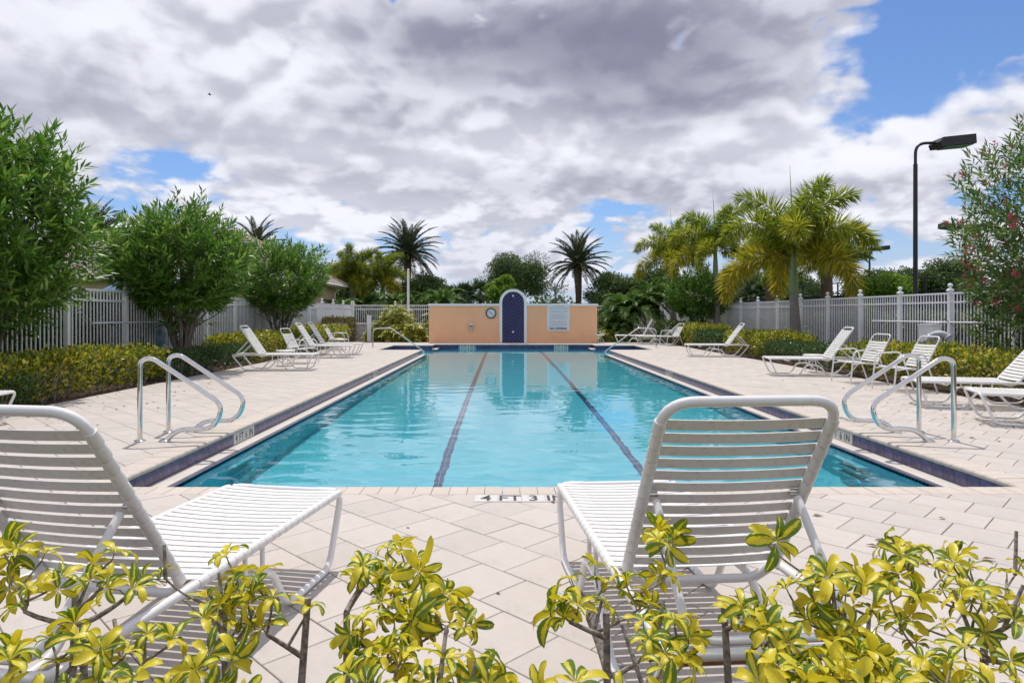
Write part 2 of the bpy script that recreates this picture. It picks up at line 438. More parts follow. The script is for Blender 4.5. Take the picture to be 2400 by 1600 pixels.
# ground with an opening for the pool
g = MB(); B = 2500
for x0, x1, y0, y1 in ((-B, B, -B, 3.2), (-B, B, 30.3, B), (-B, -5.6, 3.2, 30.3), (6.5, B, 3.2, 30.3)):
    g.quad((x0, y0, -.06), (x1, y0, -.06), (x1, y1, -.06), (x0, y1, -.06))
tag(g.build('ground', M['grass']), 'green lawn reaching to the horizon beyond the fences', kind='structure')

# planting beds of bark mulch
rng = np.random.default_rng(11)
def bed(name, x0, x1, y0, y1, label, chips):
    nx = max(2, int((x1-x0) / .35)); ny = max(2, int((y1-y0) / .35))
    X, Y = np.meshgrid(np.linspace(x0, x1, nx+1), np.linspace(y0, y1, ny+1), indexing='ij')
    Z = -.035 + rng.random(X.shape) * .03
    edge = (X == x0) | (X == x1) | (Y == y0) | (Y == y1); Z[edge] = -.03
    V = np.stack([X.ravel(), Y.ravel(), Z.ravel()], 1); i = np.arange((nx+1)*(ny+1)).reshape(nx+1, ny+1)
    F = np.stack([i[:-1, :-1].ravel(), i[1:, :-1].ravel(), i[1:, 1:].ravel(), i[:-1, 1:].ravel()], 1)
    o = tag(put(name, np_mesh(name, V, F, M['mulch'], True)), label, kind='structure')
    if chips:
        n = chips; D = rng.normal(size=(n, 3)); D[:, 2] *= .35
        Pp = np.stack([rng.uniform(x0, x1, n), rng.uniform(y0, y1, n), rng.uniform(-.02, .004, n)], 1)
        V, F = scatter(*DIAM, Pp, D, rng.uniform(-.7, .7, n), rng.uniform(.03, .09, n), .7)
        c = put('bark_chips', np_mesh('bark_chips', V, F, M['chip']), o); tag(c, kind='stuff')
    return o
bed('planting_bed', -9.2, BL, BN, FB + 1, 'bark mulch bed along the left fence', 9000)
bed('planting_bed', BR, 11.6, BN, FB + 1, 'bark mulch bed along the right fence', 9000)
bed('planting_bed', BL, BR, BF, FB + 1, 'bark mulch bed behind the peach wall', 3000)
bed('planting_bed', -9.2, 11.6, -3, BN, 'bark mulch bed in front of the two nearest loungers', 0)

# ------------------------------------------------------------------ deck: square pavers laid on the diagonal in running bond
deck = tag(put('pool_deck', None), 'pale beige concrete paver deck around the pool', kind='structure')
sb = MB(); strips = [(BL, BR, BN, Y0-CW), (BL, XL-CW, Y0-CW, AY0-CW), (XR+CW, BR, Y0-CW, AY0-CW),
          (BL, XL-AW-CW, AY0-CW, AY1+CW), (XR+AW+CW, BR, AY0-CW, AY1+CW),
          (BL, XL-CW, AY1+CW, Y1+CW), (XR+CW, BR, AY1+CW, Y1+CW), (BL, BR, Y1+CW, BF)]
for x0, x1, y0, y1 in strips: sb.box(x0, x1, y0, y1, -.09, -.0085)
for x0, x1, y0, y1 in ((XL-CW, XR+CW, Y0-CW, Y0-.03), (XL-CW, XL-.03, Y0, AY0-CW), (XR+.03, XR+CW, Y0, AY0-CW), (XL-CW, XR+CW, Y1+.03, Y1+CW)):
    sb.box(x0, x1, y0, y1, -.09, -.05)
sb.build('sand_bed', M['sand'], deck)
S = 0.318; GAP = 0.0024; c45 = math.sqrt(.5)
def rot45(p): return ((p[0] + p[1]) * c45, (p[1] - p[0]) * c45)      # rows run from far left to near right
whole = MB().chamfer([(-S/2+GAP, -S/2+GAP), (S/2-GAP, -S/2+GAP), (S/2-GAP, S/2-GAP), (-S/2+GAP, S/2-GAP)], -.05, 0.0, .003).mesh('paver', M['paver'])
rnd = random.Random(5); pav = []
for si, (x0, x1, y0, y1) in enumerate(strips):
    cs = [((x - y) * c45, (x + y) * c45) for x in (x0, x1) for y in (y0, y1)]   # back to the rotated frame
    a0, a1 = min(c[0] for c in cs), max(c[0] for c in cs); b0, b1 = min(c[1] for c in cs), max(c[1] for c in cs)
    for j in range(int(b0 // S) - 1, int(b1 // S) + 2):
        for i in range(int(a0 // S) - 1, int(a1 // S) + 2):
            ca = (i + .5 * (j % 2)) * S; cb = j * S
            q = [(ca + s*(S/2-GAP), cb + t*(S/2-GAP)) for s, t in ((-1,-1),(1,-1),(1,1),(-1,1))]
            q = [rot45(p) for p in q]
            k = clip(q, x0 + .002, x1 - .002, y0 + .002, y1 - .002)
            if not k or area(k) < .0015: continue
            full = area(k) > .999 * (S - 2*GAP)**2
            pav.append((rot45((ca, cb)), full, k))
def seen(c):
    u = c[0] / max(c[1], .1)
    return c[1] > 2.2 and -.80 < u < .80
def shows(c): return 1.0 / (c[1]**3)
order = sorted([i for i, p in enumerate(pav) if seen(p[0])], key=lambda i: -shows(pav[i][0]))
single = set(order[:300]); rest = MB()
for i, (c, full, k) in enumerate(pav):
    dz = rnd.uniform(-.0016, .0010)
    if i in single:
        if full: put('paver', whole, deck, (c[0], c[1], dz), (rnd.uniform(-.002, .002), rnd.uniform(-.002, .002), -PI/4))
        else: MB().chamfer([(p[0]-c[0], p[1]-c[1]) for p in k], -.05, 0, .003).build('paver', M['paver'], deck, None, (c[0], c[1], dz))
    else: rest.chamfer(k, -.05, dz, .003)
tag(rest.build('far_pavers', M['paver_far'], deck), kind='stuff')

# bullnose coping bricks
def bull(w, d, over=.02):
    """profile (across, up): back at d, rounded nose overhanging the pool at -over"""
    r_ = .024; prof = [(d, -.048), (d, -.003), (d-.003, 0)]
    for k in range(7):
        a = PI/2 + PI * k / 6; prof.append((-over + r_ + r_*math.cos(a), -r_ + r_*math.sin(a)))
    return prof
CB = .1305
bm = MB().prism_y(bull(CB, CW), -CB/2 + .002, CB/2 - .002).mesh('coping_brick', M['coping'], 40)
cop = []
def coping_run(a, b, rz):
    """a -> b along the pool edge; the brick backs away to its local +x, turned by rz"""
    L = math.hypot(b[0]-a[0], b[1]-a[1]); n = round(L / CB); s = L / n
    for i in range(n):
        t = (i + .5) / n; cop.append((a[0] + (b[0]-a[0])*t, a[1] + (b[1]-a[1])*t, rz, s / CB))
coping_run((XL-CW, Y0), (XR+CW, Y0), -PI/2)
coping_run((XL, Y0+.002), (XL, AY0), PI)
coping_run((XR, Y0+.002), (XR, AY0), 0)
coping_run((XL-CW-.002, AY0), (XL-AW-CW, AY0), -PI/2); coping_run((XR+CW+.002, AY0), (XR+AW+CW, AY0), -PI/2)
coping_run((XL-AW, AY0+.002), (XL-AW, AY1-.002), PI); coping_run((XR+AW, AY0+.002), (XR+AW, AY1-.002), 0)
coping_run((XL-AW-CW, AY1), (XL-.002, AY1), PI/2); coping_run((XR+AW+CW, AY1), (XR+.002, AY1), PI/2)
coping_run((XL, AY1+CW+.002), (XL, Y1-.002), PI); coping_run((XR, AY1+CW+.002), (XR, Y1-.002), 0)
coping_run((XL-CW, Y1), (XR+CW, Y1), PI/2)
cop.sort(key=lambda c: c[1] ** 2 + .3 * c[0] ** 2)
farcop = MB(); prof = bull(CB, CW)
for i, (x, y, rz, s) in enumerate(cop):
    if i < 300: put('coping_brick', bm, deck, (x, y, rnd.uniform(-.001, .001)), (0, 0, rz), (1, s, 1))
    else:
        t = MB().prism_y(prof, -CB*s/2 + .002, CB*s/2 - .002); ca, sa = math.cos(rz), math.sin(rz)
        farcop.add([(x + p[0]*ca - p[1]*sa, y + p[0]*sa + p[1]*ca, p[2]) for p in t.v], t.f)
tag(farcop.build('far_coping', M['coping_far'], deck), kind='stuff')

# ------------------------------------------------------------------ pool basin
pool = tag(put('pool_basin', None), 'plastered lap pool basin with navy tile band and gutter ledge', kind='structure')
LW = .21; xi0, xi1 = XL + LW, XR - LW                      # inner edge of the gutter ledges
w = MB(); e = .014
def wall_v(a, b, z0, z1): w.quad((a[0], a[1], z0), (b[0], b[1], z0), (b[0], b[1], z1), (a[0], a[1], z1))
# tile backing faces around the opening
ring = [(XL, Y0), (XL, AY0), (XL-AW, AY0), (XL-AW, AY1), (XL, AY1), (XL, Y1), (XR, Y1), (XR, AY1), (XR+AW, AY1), (XR+AW, AY0), (XR, AY0), (XR, Y0)]
off = [(-e, -e), (-e, -e), (-e, -e), (-e, e), (-e, e), (-e, e), (e, e), (e, e), (e, e), (e, -e), (e, -e), (e, -e)]
rp_ = [(p[0]+o[0], p[1]+o[1]) for p, o in zip(ring, off)]
for i in range(12): wall_v(rp_[i], rp_[(i+1) % 12], -.45, -.03)
w.build('tile_backing', M['grout'], pool)
# shell under water
w = MB()
for a, b in (((xi0, Y0), (xi0, AY0)), ((xi1, AY0), (xi1, Y0)), ((xi1, Y0-.001), (xi0, Y0-.001)), ((xi0, Y1), (xi1, Y1)), ((xi0, AY1), (xi0, Y1)), ((xi1, Y1), (xi1, AY1))): wall_v(a, b, ZF, ZL - .012)
w.quad((xi0, Y0, ZF), (xi1, Y0, ZF), (xi1, Y1, ZF), (xi0, Y1, ZF))
for s, xw, xo in ((-1, xi0, XL-AW), (1, xi1, XR+AW)):
    # entry steps going down towards the pool
    n = 4
    for k in range(n):
        xa = xo + (xw - xo) * k / n; xb = xo + (xw - xo) * (k+1) / n; zt = -.40 - .26*k
        w.quad((xa, AY0-.01, zt), (xb, AY0-.01, zt), (xb, AY1+.01, zt), (xa, AY1+.01, zt))
        w.quad((xb, AY0-.01, zt), (xb, AY1+.01, zt), (xb, AY1+.01, zt-.26), (xb, AY0-.01, zt-.26))
    wall_v((xo, AY0), (xw, AY0), ZF, ZW - .01); wall_v((xw, AY1), (xo, AY1), ZF, ZW - .01); wall_v((xo, AY1), (xo, AY0), -.45, ZW - .2)
    wall_v((xw, AY0), (xw, AY0+.001), ZF, ZL - .01)
w.build('shell', M['plaster'], pool)
# gutter ledges
for x0, x1, xt0, xt1 in ((XL-e, xi0-.05, xi0-.048, xi0), (xi1+.05, XR+e, xi1, xi1+.048)):
    MB().box(x0, x1, Y0-.01, AY0-.02, ZL-.06, ZL).build('gutter_ledge', M['ledge'], pool)
    t = MB(); n = int((AY0 - Y0) / .052)
    for i in range(n):
        ya = Y0 + (AY0-.02-Y0) * i / n; t.box(xt0, xt1, ya + .0015, ya + (AY0-.02-Y0)/n - .0015, ZL-.062, ZL-.001)
    tag(t.build('trim_tiles', M['trim'], pool), kind='stuff')
# small ledges left at the far corners
MB().box(XL-e, xi0, AY1+.02, Y1, ZL-.06, ZL-.004).build('gutter_ledge', M['ledge'], pool)
MB().box(xi1, XR+e, AY1+.02, Y1, ZL-.06, ZL-.004).build('gutter_ledge', M['ledge'], pool)
# navy tile band
TS = .1524; tm = MB().add([(-.008, -TS/2+.0016, -.128), (.0, -TS/2+.0016, -.128), (.0, TS/2-.0016, -.128), (-.008, TS/2-.0016, -.128),
    (-.008, -TS/2+.0016, -.004), (.0, -TS/2+.0016, -.004), (.0, TS/2-.0016, -.004), (-.008, TS/2-.0016, -.004)],
    [(0,3,2,1),(4,5,6,7),(0,1,5,4),(1,2,6,5),(2,3,7,6),(3,0,4,7)]).mesh('gutter_tile', M['navy'])
marks = []      # (x, y, rz) of depth markers that take the place of four tiles
tiles = []
def tile_run(a, b, rz, skip=()):
    L = math.hypot(b[0]-a[0], b[1]-a[1]); n = max(1, round(L / TS)); s = L / n
    for i in range(n):
        t = (i + .5) / n; p = (a[0] + (b[0]-a[0])*t, a[1] + (b[1]-a[1])*t)
        if any(lo < (p[1] if abs(b[1]-a[1]) > abs(b[0]-a[0]) else p[0]) < hi for lo, hi in skip): continue
        tiles.append((p[0], p[1], rz, s / TS))
tile_run((XL, Y0), (XL, AY0), 0, ((7.5, 8.11), (15.5, 16.11))); tile_run((XR, Y0), (XR, AY0), PI, ((7.5, 8.11), (15.5, 16.11)))
tile_run((XL-AW, AY0), (XL-AW, AY1), 0); tile_run((XR+AW, AY0), (XR+AW, AY1), PI)
tile_run((XL-AW, AY1), (XL, AY1), -PI/2); tile_run((XR, AY1), (XR+AW, AY1), -PI/2)
tile_run((XL, AY1), (XL, Y1), 0); tile_run((XR, AY1), (XR, Y1), PI)
tile_run((XL, Y1), (XR, Y1), -PI/2, ((-1.95, -1.27), (2.2, 2.88)))
tiles.sort(key=lambda c: c[1])
fart = MB()
for i, (x, y, rz, s) in enumerate(tiles):
    tz = 1.24 if y > AY0 else 1.0
    if i < 300: put('gutter_tile', tm, pool, (x, y, -.046), (0, 0, rz), (1, s, tz))
    else:
        ca, sa = math.cos(rz), math.sin(rz)
        fart.add([(x + v.co.x*ca - v.co.y*s*sa, y + v.co.x*sa + v.co.y*s*ca, v.co.z*tz - .046) for v in tm.vertices], [tuple(p.vertices) for p in tm.polygons])
tag(fart.build('far_gutter_tiles', M['navy_far'], pool), kind='stuff')

DEPS = None
def lettering(text, size, m, parent, loc, rot, name='lettering', align='CENTER', extrude=.0008, sx=1.0, spacing=1.0, bold=0.0):
    c = bpy.data.curves.new('lettering', 'FONT'); c.body = text; c.size = size; c.align_x = align; c.align_y = 'CENTER'
    c.extrude = extrude; c.space_character = spacing; c.offset = bold; c.resolution_u = 3
    o = bpy.data.objects.new('lettering', c); COL.objects.link(o)
    bpy.context.view_layer.update()
    me = bpy.data.meshes.new_from_object(o.evaluated_get(bpy.context.evaluated_depsgraph_get()))
    bpy.data.objects.remove(o); bpy.data.curves.remove(c)
    me.materials.clear(); me.materials.append(m)
    return put(name, me, parent, loc, rot, (sx, 1, 1))
def wall_marker(x, y, rz, text, size=.125):
    """white tiles with depth lettering let into the navy band; faces local -y"""
    L = .61
    tall = 1.24 if y > AY0 else 1.0
    o = put('depth_marker', None, pool, (x, y, -.112 - (tall-1)*.062), (0, 0, rz), (1, 1, tall))
    for k in range(4):
        MB().box(-L/2 + k*L/4 + .001, -L/2 + (k+1)*L/4 - .001, -.001, .012, -.062, .063).build('tile', M['marker'], o)
    lettering(text, size, M['ink'], o, (0, -.0025, 0), (PI/2, 0, 0), sx=.92*.125/size, spacing=1.15, bold=.002 if size > .13 else 0)
    return o
wall_marker(XL + .002, 7.805, PI/2, '4 FT 6 IN'); wall_marker(XR - .002, 7.805, -PI/2, '4 FT 6 IN')
wall_marker(XL + .002, 15.805, PI/2, '4 FT 6 IN'); wall_marker(XR - .002, 15.805, -PI/2, '4 FT 6 IN')
wall_marker(-1.61, Y1 - .002, 0, '4 FT 3 IN', .165); wall_marker(2.54, Y1 - .002, 0, '4 FT 3 IN', .165)
# depth tiles set in the deck
def deck_marker(x, y, rz, parts, label, size=.152):
    o = tag(put('deck_depth_marker', None, deck, (x, y, 0), (0, 0, rz)), label)
    for k, tx in enumerate(parts):
        cx = (k - (len(parts)-1)/2) * (size + .004)
        tl = MB().chamfer([(cx-size/2, -size/2), (cx+size/2, -size/2), (cx+size/2, size/2), (cx-size/2, size/2)], -.01, .0045, .0015).build('tile', M['marker'], o)
        lettering(tx, size*1.18, M['ink'], tl, (cx, -.006, .0052), (0, 0, 0), sx=.80, bold=.003, extrude=.0004)
deck_marker(.128, 4.705, 0, ('4', 'FT', '3', 'IN'), 'white tiles reading 4 FT 3 IN at the near pool edge', .163)
deck_marker(4.24, 8.2, PI/2, ('4', 'FT', '6', 'IN'), 'white tiles reading 4 FT 6 IN beside the right handrails', .10)
# lane lines: two columns of dark tile on the floor
for xc in (-.715, 1.605):
    t = MB(); n = int((Y1 - Y0 - 1.2) / .11)
    for i in range(n):
        y = Y0 + .35 + i*.11
        for s in (-1, 1):
            t.box(xc + s*.027 - .025, xc + s*.027 + .025, y + .003, y + .107, ZF - .01, ZF + .004)
    o = tag(t.build('lane_line', M['lane'], pool), 'dark tile lane stripe on the pool floor', kind='stuff')
# recessed steps under the handrails: short ledges on the side walls
for s, xw in ((1, xi0), (-1, xi1)):
    for k in range(3):
        z = -.48 - .30*k
        MB().box(min(xw, xw + s*.07), max(xw, xw + s*.07), 6.80, 7.40, z-.035, z).build('wall_step', M['plaster'], pool)

# ------------------------------------------------------------------ water
wm, n, b, out = newmat('pool_water')
b.inputs['Base Color'].default_value = (.55, .94, .985, 1)
b.inputs['Roughness'].default_value = 0.0; b.inputs['IOR'].default_value = 1.33
b.inputs['Transmission Weight'].default_value = 1.0

# real little waves: a fine grid, sums of short crossing wave trains
gw = np.random.default_rng(17); nw = 34
wl = np.exp(gw.uniform(math.log(.16), math.log(1.5), nw)); th_ = gw.normal(PI/2, .75, nw); ph_ = gw.uniform(0, 6.28, nw)
kx, ky = 2*PI/wl*np.cos(th_), 2*PI/wl*np.sin(th_); am = wl**.8*.00088/(1 + .04/wl)
def waves(X, Y):
    Z = np.zeros_like(X)
    for a_, b_, c_, p_ in zip(kx, ky, am, ph_): Z += c_*np.sin(a_*X + b_*Y + p_)
    calm = 1 - .62*np.clip((Y - 8)/9, 0, 1)
    return Z*calm*(.60 + .40*np.sin(X*.55 + 1.3)*np.sin(Y*.38 + .6))
def wave_grid(x0, x1, y0, y1, step):
    nx, ny = int((x1-x0)/step) + 1, int((y1-y0)/step) + 1
    X, Y = np.meshgrid(np.linspace(x0, x1, nx+1), np.linspace(y0, y1, ny+1), indexing='ij'); i_ = np.arange((nx+1)*(ny+1)).reshape(nx+1, ny+1)
    V = np.stack([X.ravel(), Y.ravel(), ZW + waves(X, Y).ravel()], 1)
    return V, np.stack([i_[:-1, :-1].ravel(), i_[1:, :-1].ravel(), i_[1:, 1:].ravel(), i_[:-1, 1:].ravel()], 1)
parts_ = [wave_grid(xi0, xi1, Y0-.05, 14.0, .035), wave_grid(xi0, xi1, 14.0, Y1+.01, .06), wave_grid(XL-AW-.01, xi0, AY0-.02, AY1+.02, .1), wave_grid(xi1, XR+AW+.01, AY0-.02, AY1+.02, .1)]
V_, F_, o_ = [], [], 0
for v_, f_ in parts_: V_.append(v_); F_.append(f_ + o_); o_ += len(v_)
water = tag(put('water', np_mesh('water', np.concatenate(V_), np.concatenate(F_), wm, True)), 'clear turquoise pool water with light ripples', kind='structure')
water.cycles.is_caustics_caster = True
sun.cycles.is_caustics_light = True
for o in pool.children:
    if o.name.split('.')[0] in ('shell', 'lane_line', 'wall_step'): o.cycles.is_caustics_receiver = True
# ------------------------------------------------------------------ peach shower wall at the far end
WY = 30.75; WX0, WX1, WC = -3.44, 4.33, .445; WH = 1.80
wall = thing('shower_wall', 'peach stucco wall with an arched navy tile niche at the far pool end', 'wall', (WC, WY, 0))
wx0, wx1 = WX0 - WC, WX1 - WC
MB().box(wx0, -.60, 0, .30, -.05, WH-.10).build('stucco_panel', M['stucco'], wall)
MB().box(.60, wx1, 0, .30, -.05, WH-.10).build('stucco_panel', M['stucco'], wall)
MB().box(wx0-.04, -.615, -.05, .35, WH-.10, WH).build('cap', M['trimwhite'], wall)
MB().box(.615, wx1+.04, -.05, .35, WH-.10, WH).build('cap', M['trimwhite'], wall)
# arch surround
def arch(r_, spring, n=20): return [(-r_, 0)] + [(-r_*math.cos(PI*k/n), spring + r_*math.sin(PI*k/n)) for k in range(n+1)] + [(r_, 0)]
SPR = 1.85; oa, ia = arch(.63, SPR), arch(.505, SPR)
s = MB(); k = len(oa)
for y in (-.07, .36): s.v += [(p[0], y, p[1]) for p in oa] + [(p[0], y, p[1]) for p in ia]
for i in range(k-1):
    s.f += [(i, i+1, k+i+1, k+i), (2*k+i+1, 2*k+i, 3*k+i, 3*k+i+1), (i+1, i, 2*k+i, 2*k+i+1), (k+i, k+i+1, 3*k+i+1, 3*k+i)]
s.build('arch_surround', M['trimwhite'], wall, 35)
bk = MB(); bk.v = [(p[0]*1.03, .012, p[1]) for p in ia] + [(p[0]*1.03, .3, p[1]) for p in ia]; k = len(ia)
bk.f = [tuple(range(k)), tuple(range(2*k-1, k-1, -1))]
bk.build('niche_back', M['bluegrout'], wall)
def clip_convex(poly, C):
    for i in range(len(C)):
        a, b = C[i], C[(i+1) % len(C)]; o = []
        def sd(p): return (b[0]-a[0])*(p[1]-a[1]) - (b[1]-a[1])*(p[0]-a[0])
        for j, p in enumerate(poly):
            q = poly[j-1]; sp, sq = sd(p), sd(q)
            if (sp <= 0) != (sq <= 0): t = sq/(sq-sp); o.append((q[0]+(p[0]-q[0])*t, q[1]+(p[1]-q[1])*t))
            if sp <= 0: o.append(p)
        poly = o
        if len(poly) < 3: return []
    return poly
TD = .175
for i in range(-5, 6):
    for j in range(-1, 30):
        cx, cz = i*TD/1 + (j % 2)*TD/2, j*TD/2; h_ = TD/2 - .0075
        q = clip_convex([(cx-h_, cz), (cx, cz+h_), (cx+h_, cz), (cx, cz-h_)], ia)
        if len(q) < 3 or area(q) < .0006: continue
        mx = sum(p[0] for p in q)/len(q); mz = sum(p[1] for p in q)/len(q); n_ = len(q)
        t = MB().add([(p[0]-mx, 0, p[1]-mz) for p in q] + [(p[0]-mx, .012, p[1]-mz) for p in q],
                     [tuple(range(n_))] + [(a, (a+1) % n_, n_+(a+1) % n_, n_+a) for a in range(n_)])
        t.build('niche_tile', M['cobalt'], wall, None, (mx, -.002, mz), (rnd.uniform(-.012, .012), 0, rnd.uniform(-.012, .012)))
# shower head, valve
sh = put('shower_head', None, wall, (0, 0, 0))
MB().tube(fillet([(0, 0, 2.17), (0, -.10, 2.19), (0, -.17, 2.11)], .05), .012, 8).build('arm', M['steel'], sh, 40)
MB().tube([(0, -.155, 2.13), (0, -.185, 2.09), (0, -.21, 2.055)], [.02, .028, .05], 12).build('rose', M['steel'], sh, 40)
MB().tube([(0, -.003, 2.17), (0, -.012, 2.17)], .04, 14).build('flange', M['steel'], sh, 40)
v = put('shower_valve', None, wall)
MB().tube([(0, -.003, .50), (0, -.014, .50)], .05, 16).build('plate', M['steel'], v, 40)
MB().tube([(0, -.012, .50), (0, -.06, .50)], .02, 10).build('knob', M['steel'], v, 40)
# clock
ck = thing('wall_clock', 'round wall clock with dark rim and white face on the peach wall', 'clock', (-.575, WY-.002, 1.365))
rr = [(.222*math.cos(2*PI*i/40), -.025, .222*math.sin(2*PI*i/40)) for i in range(40)]
MB().tube(rr, .028, 8, True).build('rim', M['clockrim'], ck, 60)
MB().tube([(0, 0, 0), (0, -.018, 0)], .215, 40).build('face', M['clockface'], ck, 40)
for h_ in range(12):
    a = h_*PI/6
    lettering(str(h_ or 12), .062, M['ink'], ck, (.165*math.sin(a), -.0205, .165*math.cos(a)), (PI/2, 0, 0), 'numeral')
for a, L, wd in ((R(140), .13, .009), (R(312), .10, .011)):
    MB().box(-wd, wd, -.026, -.022, -.02, L).build('hand', M['ink'], ck, None, None, (0, a, 0))
# rules sign
sg = thing('rules_sign', 'white pool rules board reading NO DIVING on the peach wall', 'sign', (2.53, WY-.002, 1.155))
MB().box(-.505, .505, -.03, 0, -.60, .60).build('panel', M['signwhite'], sg)
fr = [(-.505,-.60),(.505,-.60),(.505,.60),(-.505,.60)]
for a, b_ in ((0, 1), (1, 2), (2, 3), (3, 0)):
    (xa, za), (xb, zb) = fr[a], fr[b_]
    if za == zb: q = (min(xa, xb)-.01, max(xa, xb)+.01, -.036, .0, za-.012, za+.012)
    else: q = (xa-.012, xa+.012, -.035, .0, min(za, zb)+.012, max(za, zb)-.012)
    MB().box(*q).build('frame', M['trimwhite'], sg)
lettering('POOL RULES', .088, M['ink'], sg, (0, -.032, .535), (PI/2, 0, 0))
lettering('NO DIVING', .15, M['ink'], sg, (0, -.032, -.505), (PI/2, 0, 0), bold=.005)
rl = MB(); rn = random.Random(2)
for i in range(21):
    z = .44 - i*.041
    if i in (2, 6, 13): continue
    x = -.42 + (0.05 if i % 4 else 0)
    while x < .40 - (.2 if i % 3 == 2 else 0):
        L = rn.uniform(.03, .09); rl.box(x, min(x+L, .43), -.0315, -.0305, z-.007, z+.007); x += L + .016
tag(rl.build('fine_print', M['greytext'], sg), kind='stuff')
# wall basin with tap
fb = thing('wall_faucet', 'small chrome and white drinking tap on the peach wall under the clock', 'tap', (-1.50, WY-.002, .66))
MB().lathe([(.02, 0), (.12, .03), (.145, .10), (.15, .11), (.13, .105), (.10, .06)], 18, (0, -.13, .13)).build('basin', M['white'], fb, 40)
MB().tube(fillet([(0, 0, .10), (0, -.09, .06), (0, -.10, -.10)], .04), .03, 10).build('waste_pipe', M['steel'], fb, 40)
MB().tube(fillet([(.09, 0, .12), (.09, -.06, .12), (.09, -.07, -.12)], .03), .010, 8).build('supply_pipe', M['steel'], fb, 40)
MB().tube([(-.02, -.03, .23), (-.03, -.12, .28)], .014, 8).build('spout', M['steel'], fb, 40)

# ------------------------------------------------------------------ handrails
def rail_loop(label, x, y, s):
    """figure-four grab rail; post at x, loop leans to x + s*..."""
    t = thing('pool_handrail', label, 'handrail', (x, y, 0), 0, 'grab rails beside the pool')
    pts = [(0, 0, 0), (0, 0, .83), (s*.12, 0, .86), (s*.86, 0, .37), (s*.76, 0, .125), (s*.40, 0, .125), (s*.26, 0, .0)]
    rad = [0, .16, .16, .16, .14, .16, 0]
    MB().tube(fillet(pts, rad, 8), .0245, 14).build('rail', M['steel'], t, 60)
    for q in (0, s*.255):
        MB().lathe([(.056, 0), (.056, .006), (.045, .014), (.03, .018)], 20, (q, 0, .002)).build('base_flange', M['steel'], t, 40)
rail_loop('nearest polished steel grab rail at the left pool edge', -3.73, 6.83, 1)
rail_loop('polished steel grab rail at the left pool edge, behind the nearest one', -3.71, 7.37, 1)
rail_loop('nearest polished steel grab rail at the right pool edge', 4.62, 6.83, -1)
rail_loop('polished steel grab rail at the right pool edge, behind the nearest one', 4.60, 7.37, -1)
def stair_rail(label, x, y, s):
    t = thing('stair_handrail', label, 'handrail', (x, y, 0), 0, 'handrails at the pool entry steps')
    pts = [(0, 0, 0), (0, 0, .74), (s*.72, 0, .77), (s*2.02, 0, -.15), (s*2.3, 0, -.55)]
    MB().tube(fillet(pts, [0, .2, .10, .1, 0], 7), .024, 12).build('rail', M['steel'], t, 60)
    MB().lathe([(.055, 0), (.055, .006), (.03, .016)], 16, (0, 0, .002)).build('base_flange', M['steel'], t, 40)
stair_rail('slanting steel handrail at the far left entry steps', -5.24, 26.7, 1)
stair_rail('slanting steel handrail at the far right entry steps', 6.13, 26.7, -1)

# ------------------------------------------------------------------ fences
PK, PITCH = .020, .113
picket = MB().box(-PK/2, PK/2, -PK/2, PK/2, 0.05, 1.80).mesh('picket', M['vinyl'])
postm = MB().box(-.042, .042, -.042, .042, -.1, 1.86).mesh('post', M['vinyl'])
capm = MB().lathe([(.085, 0), (.085, .02), (.06, .045), (.025, .065), (.022, .085), (.045, .105), (.058, .135), (.045, .165), (.012, .18)], 12).mesh('post_cap', M['vinyl'], 50)
def fence(name, label, a, b, post_step=1.99, first=0.0, tall=True, z=0.0, solid=(), hs=1.0):
    L = math.hypot(b[0]-a[0], b[1]-a[1]); rz = math.atan2(b[1]-a[1], b[0]-a[0])
    t = thing(name, label, 'fence', (a[0], a[1], z), rz)
    t.scale = (1, 1, hs)
    for z0, z1, wd in ((1.78, 1.825, .024), (1.57, 1.61, .02), (.10, .14, .02)):
        MB().box(0, L, -wd, wd, z0, z1).build('rail', M['vinyl'], t)
    x = first; posts = []
    while x <= L + .01:
        posts.append(x); p = put('post', postm, t, (x, 0, 0)); put('post_cap', capm, p, (0, 0, 1.86)); x += post_step
    x = .06
    while x < L:
        if not any(abs(x - q) < .08 for q in posts) and not any(lo < x < hi for lo, hi in solid): put('picket', picket, t, (x, 0, 0))
        x += PITCH
    for lo, hi in solid:
        MB().box(lo, hi, -.015, .015, .16, 1.56).build('solid_panel', M['vinyl'], t)
        MB().box(lo, hi, -.012, .012, 1.62, 1.77).build('solid_panel', M['vinyl'], t)
    return t
fence('picket_fence', 'white vinyl picket fence behind the left trees', (FL, 8.2), (FL, 36.6), 1.99, .55, solid=((21.6, 28.3),))
fence('picket_fence', 'white vinyl picket fence along the right side of the pool', (FR, 13.0), (FR, 44.0), 1.99, .80)
fence('picket_fence', 'white vinyl fence far behind the bright variegated shrubs', (FL+.1, FB), (WX0-.3, FB), 2.3, 0.0)
fence('picket_fence', 'white vinyl fence beyond the feathery palm right of the peach wall', (WX1+.2, 38.5), (FR-.15, 38.5), 2.3, 0.0)
# low block wall under the far left fence
bw = thing('block_wall', 'low pale block wall below the far left fence', 'wall', (0, FB-.9, 0))
t = MB()
for k in range(6):
    x = FL + .2 + (.2 if k % 2 else 0)
    while x < WX0 - .5:
        t.box(x, x+.39, 0, .25, k*.13, k*.13+.122); x += .40
tag(t.build('blocks', M['brickcap'], bw), kind='stuff')
MB().box(FL+.15, WX0-.3, -.03, .28, .785, .85).build('cap', M['trimwhite'], bw)
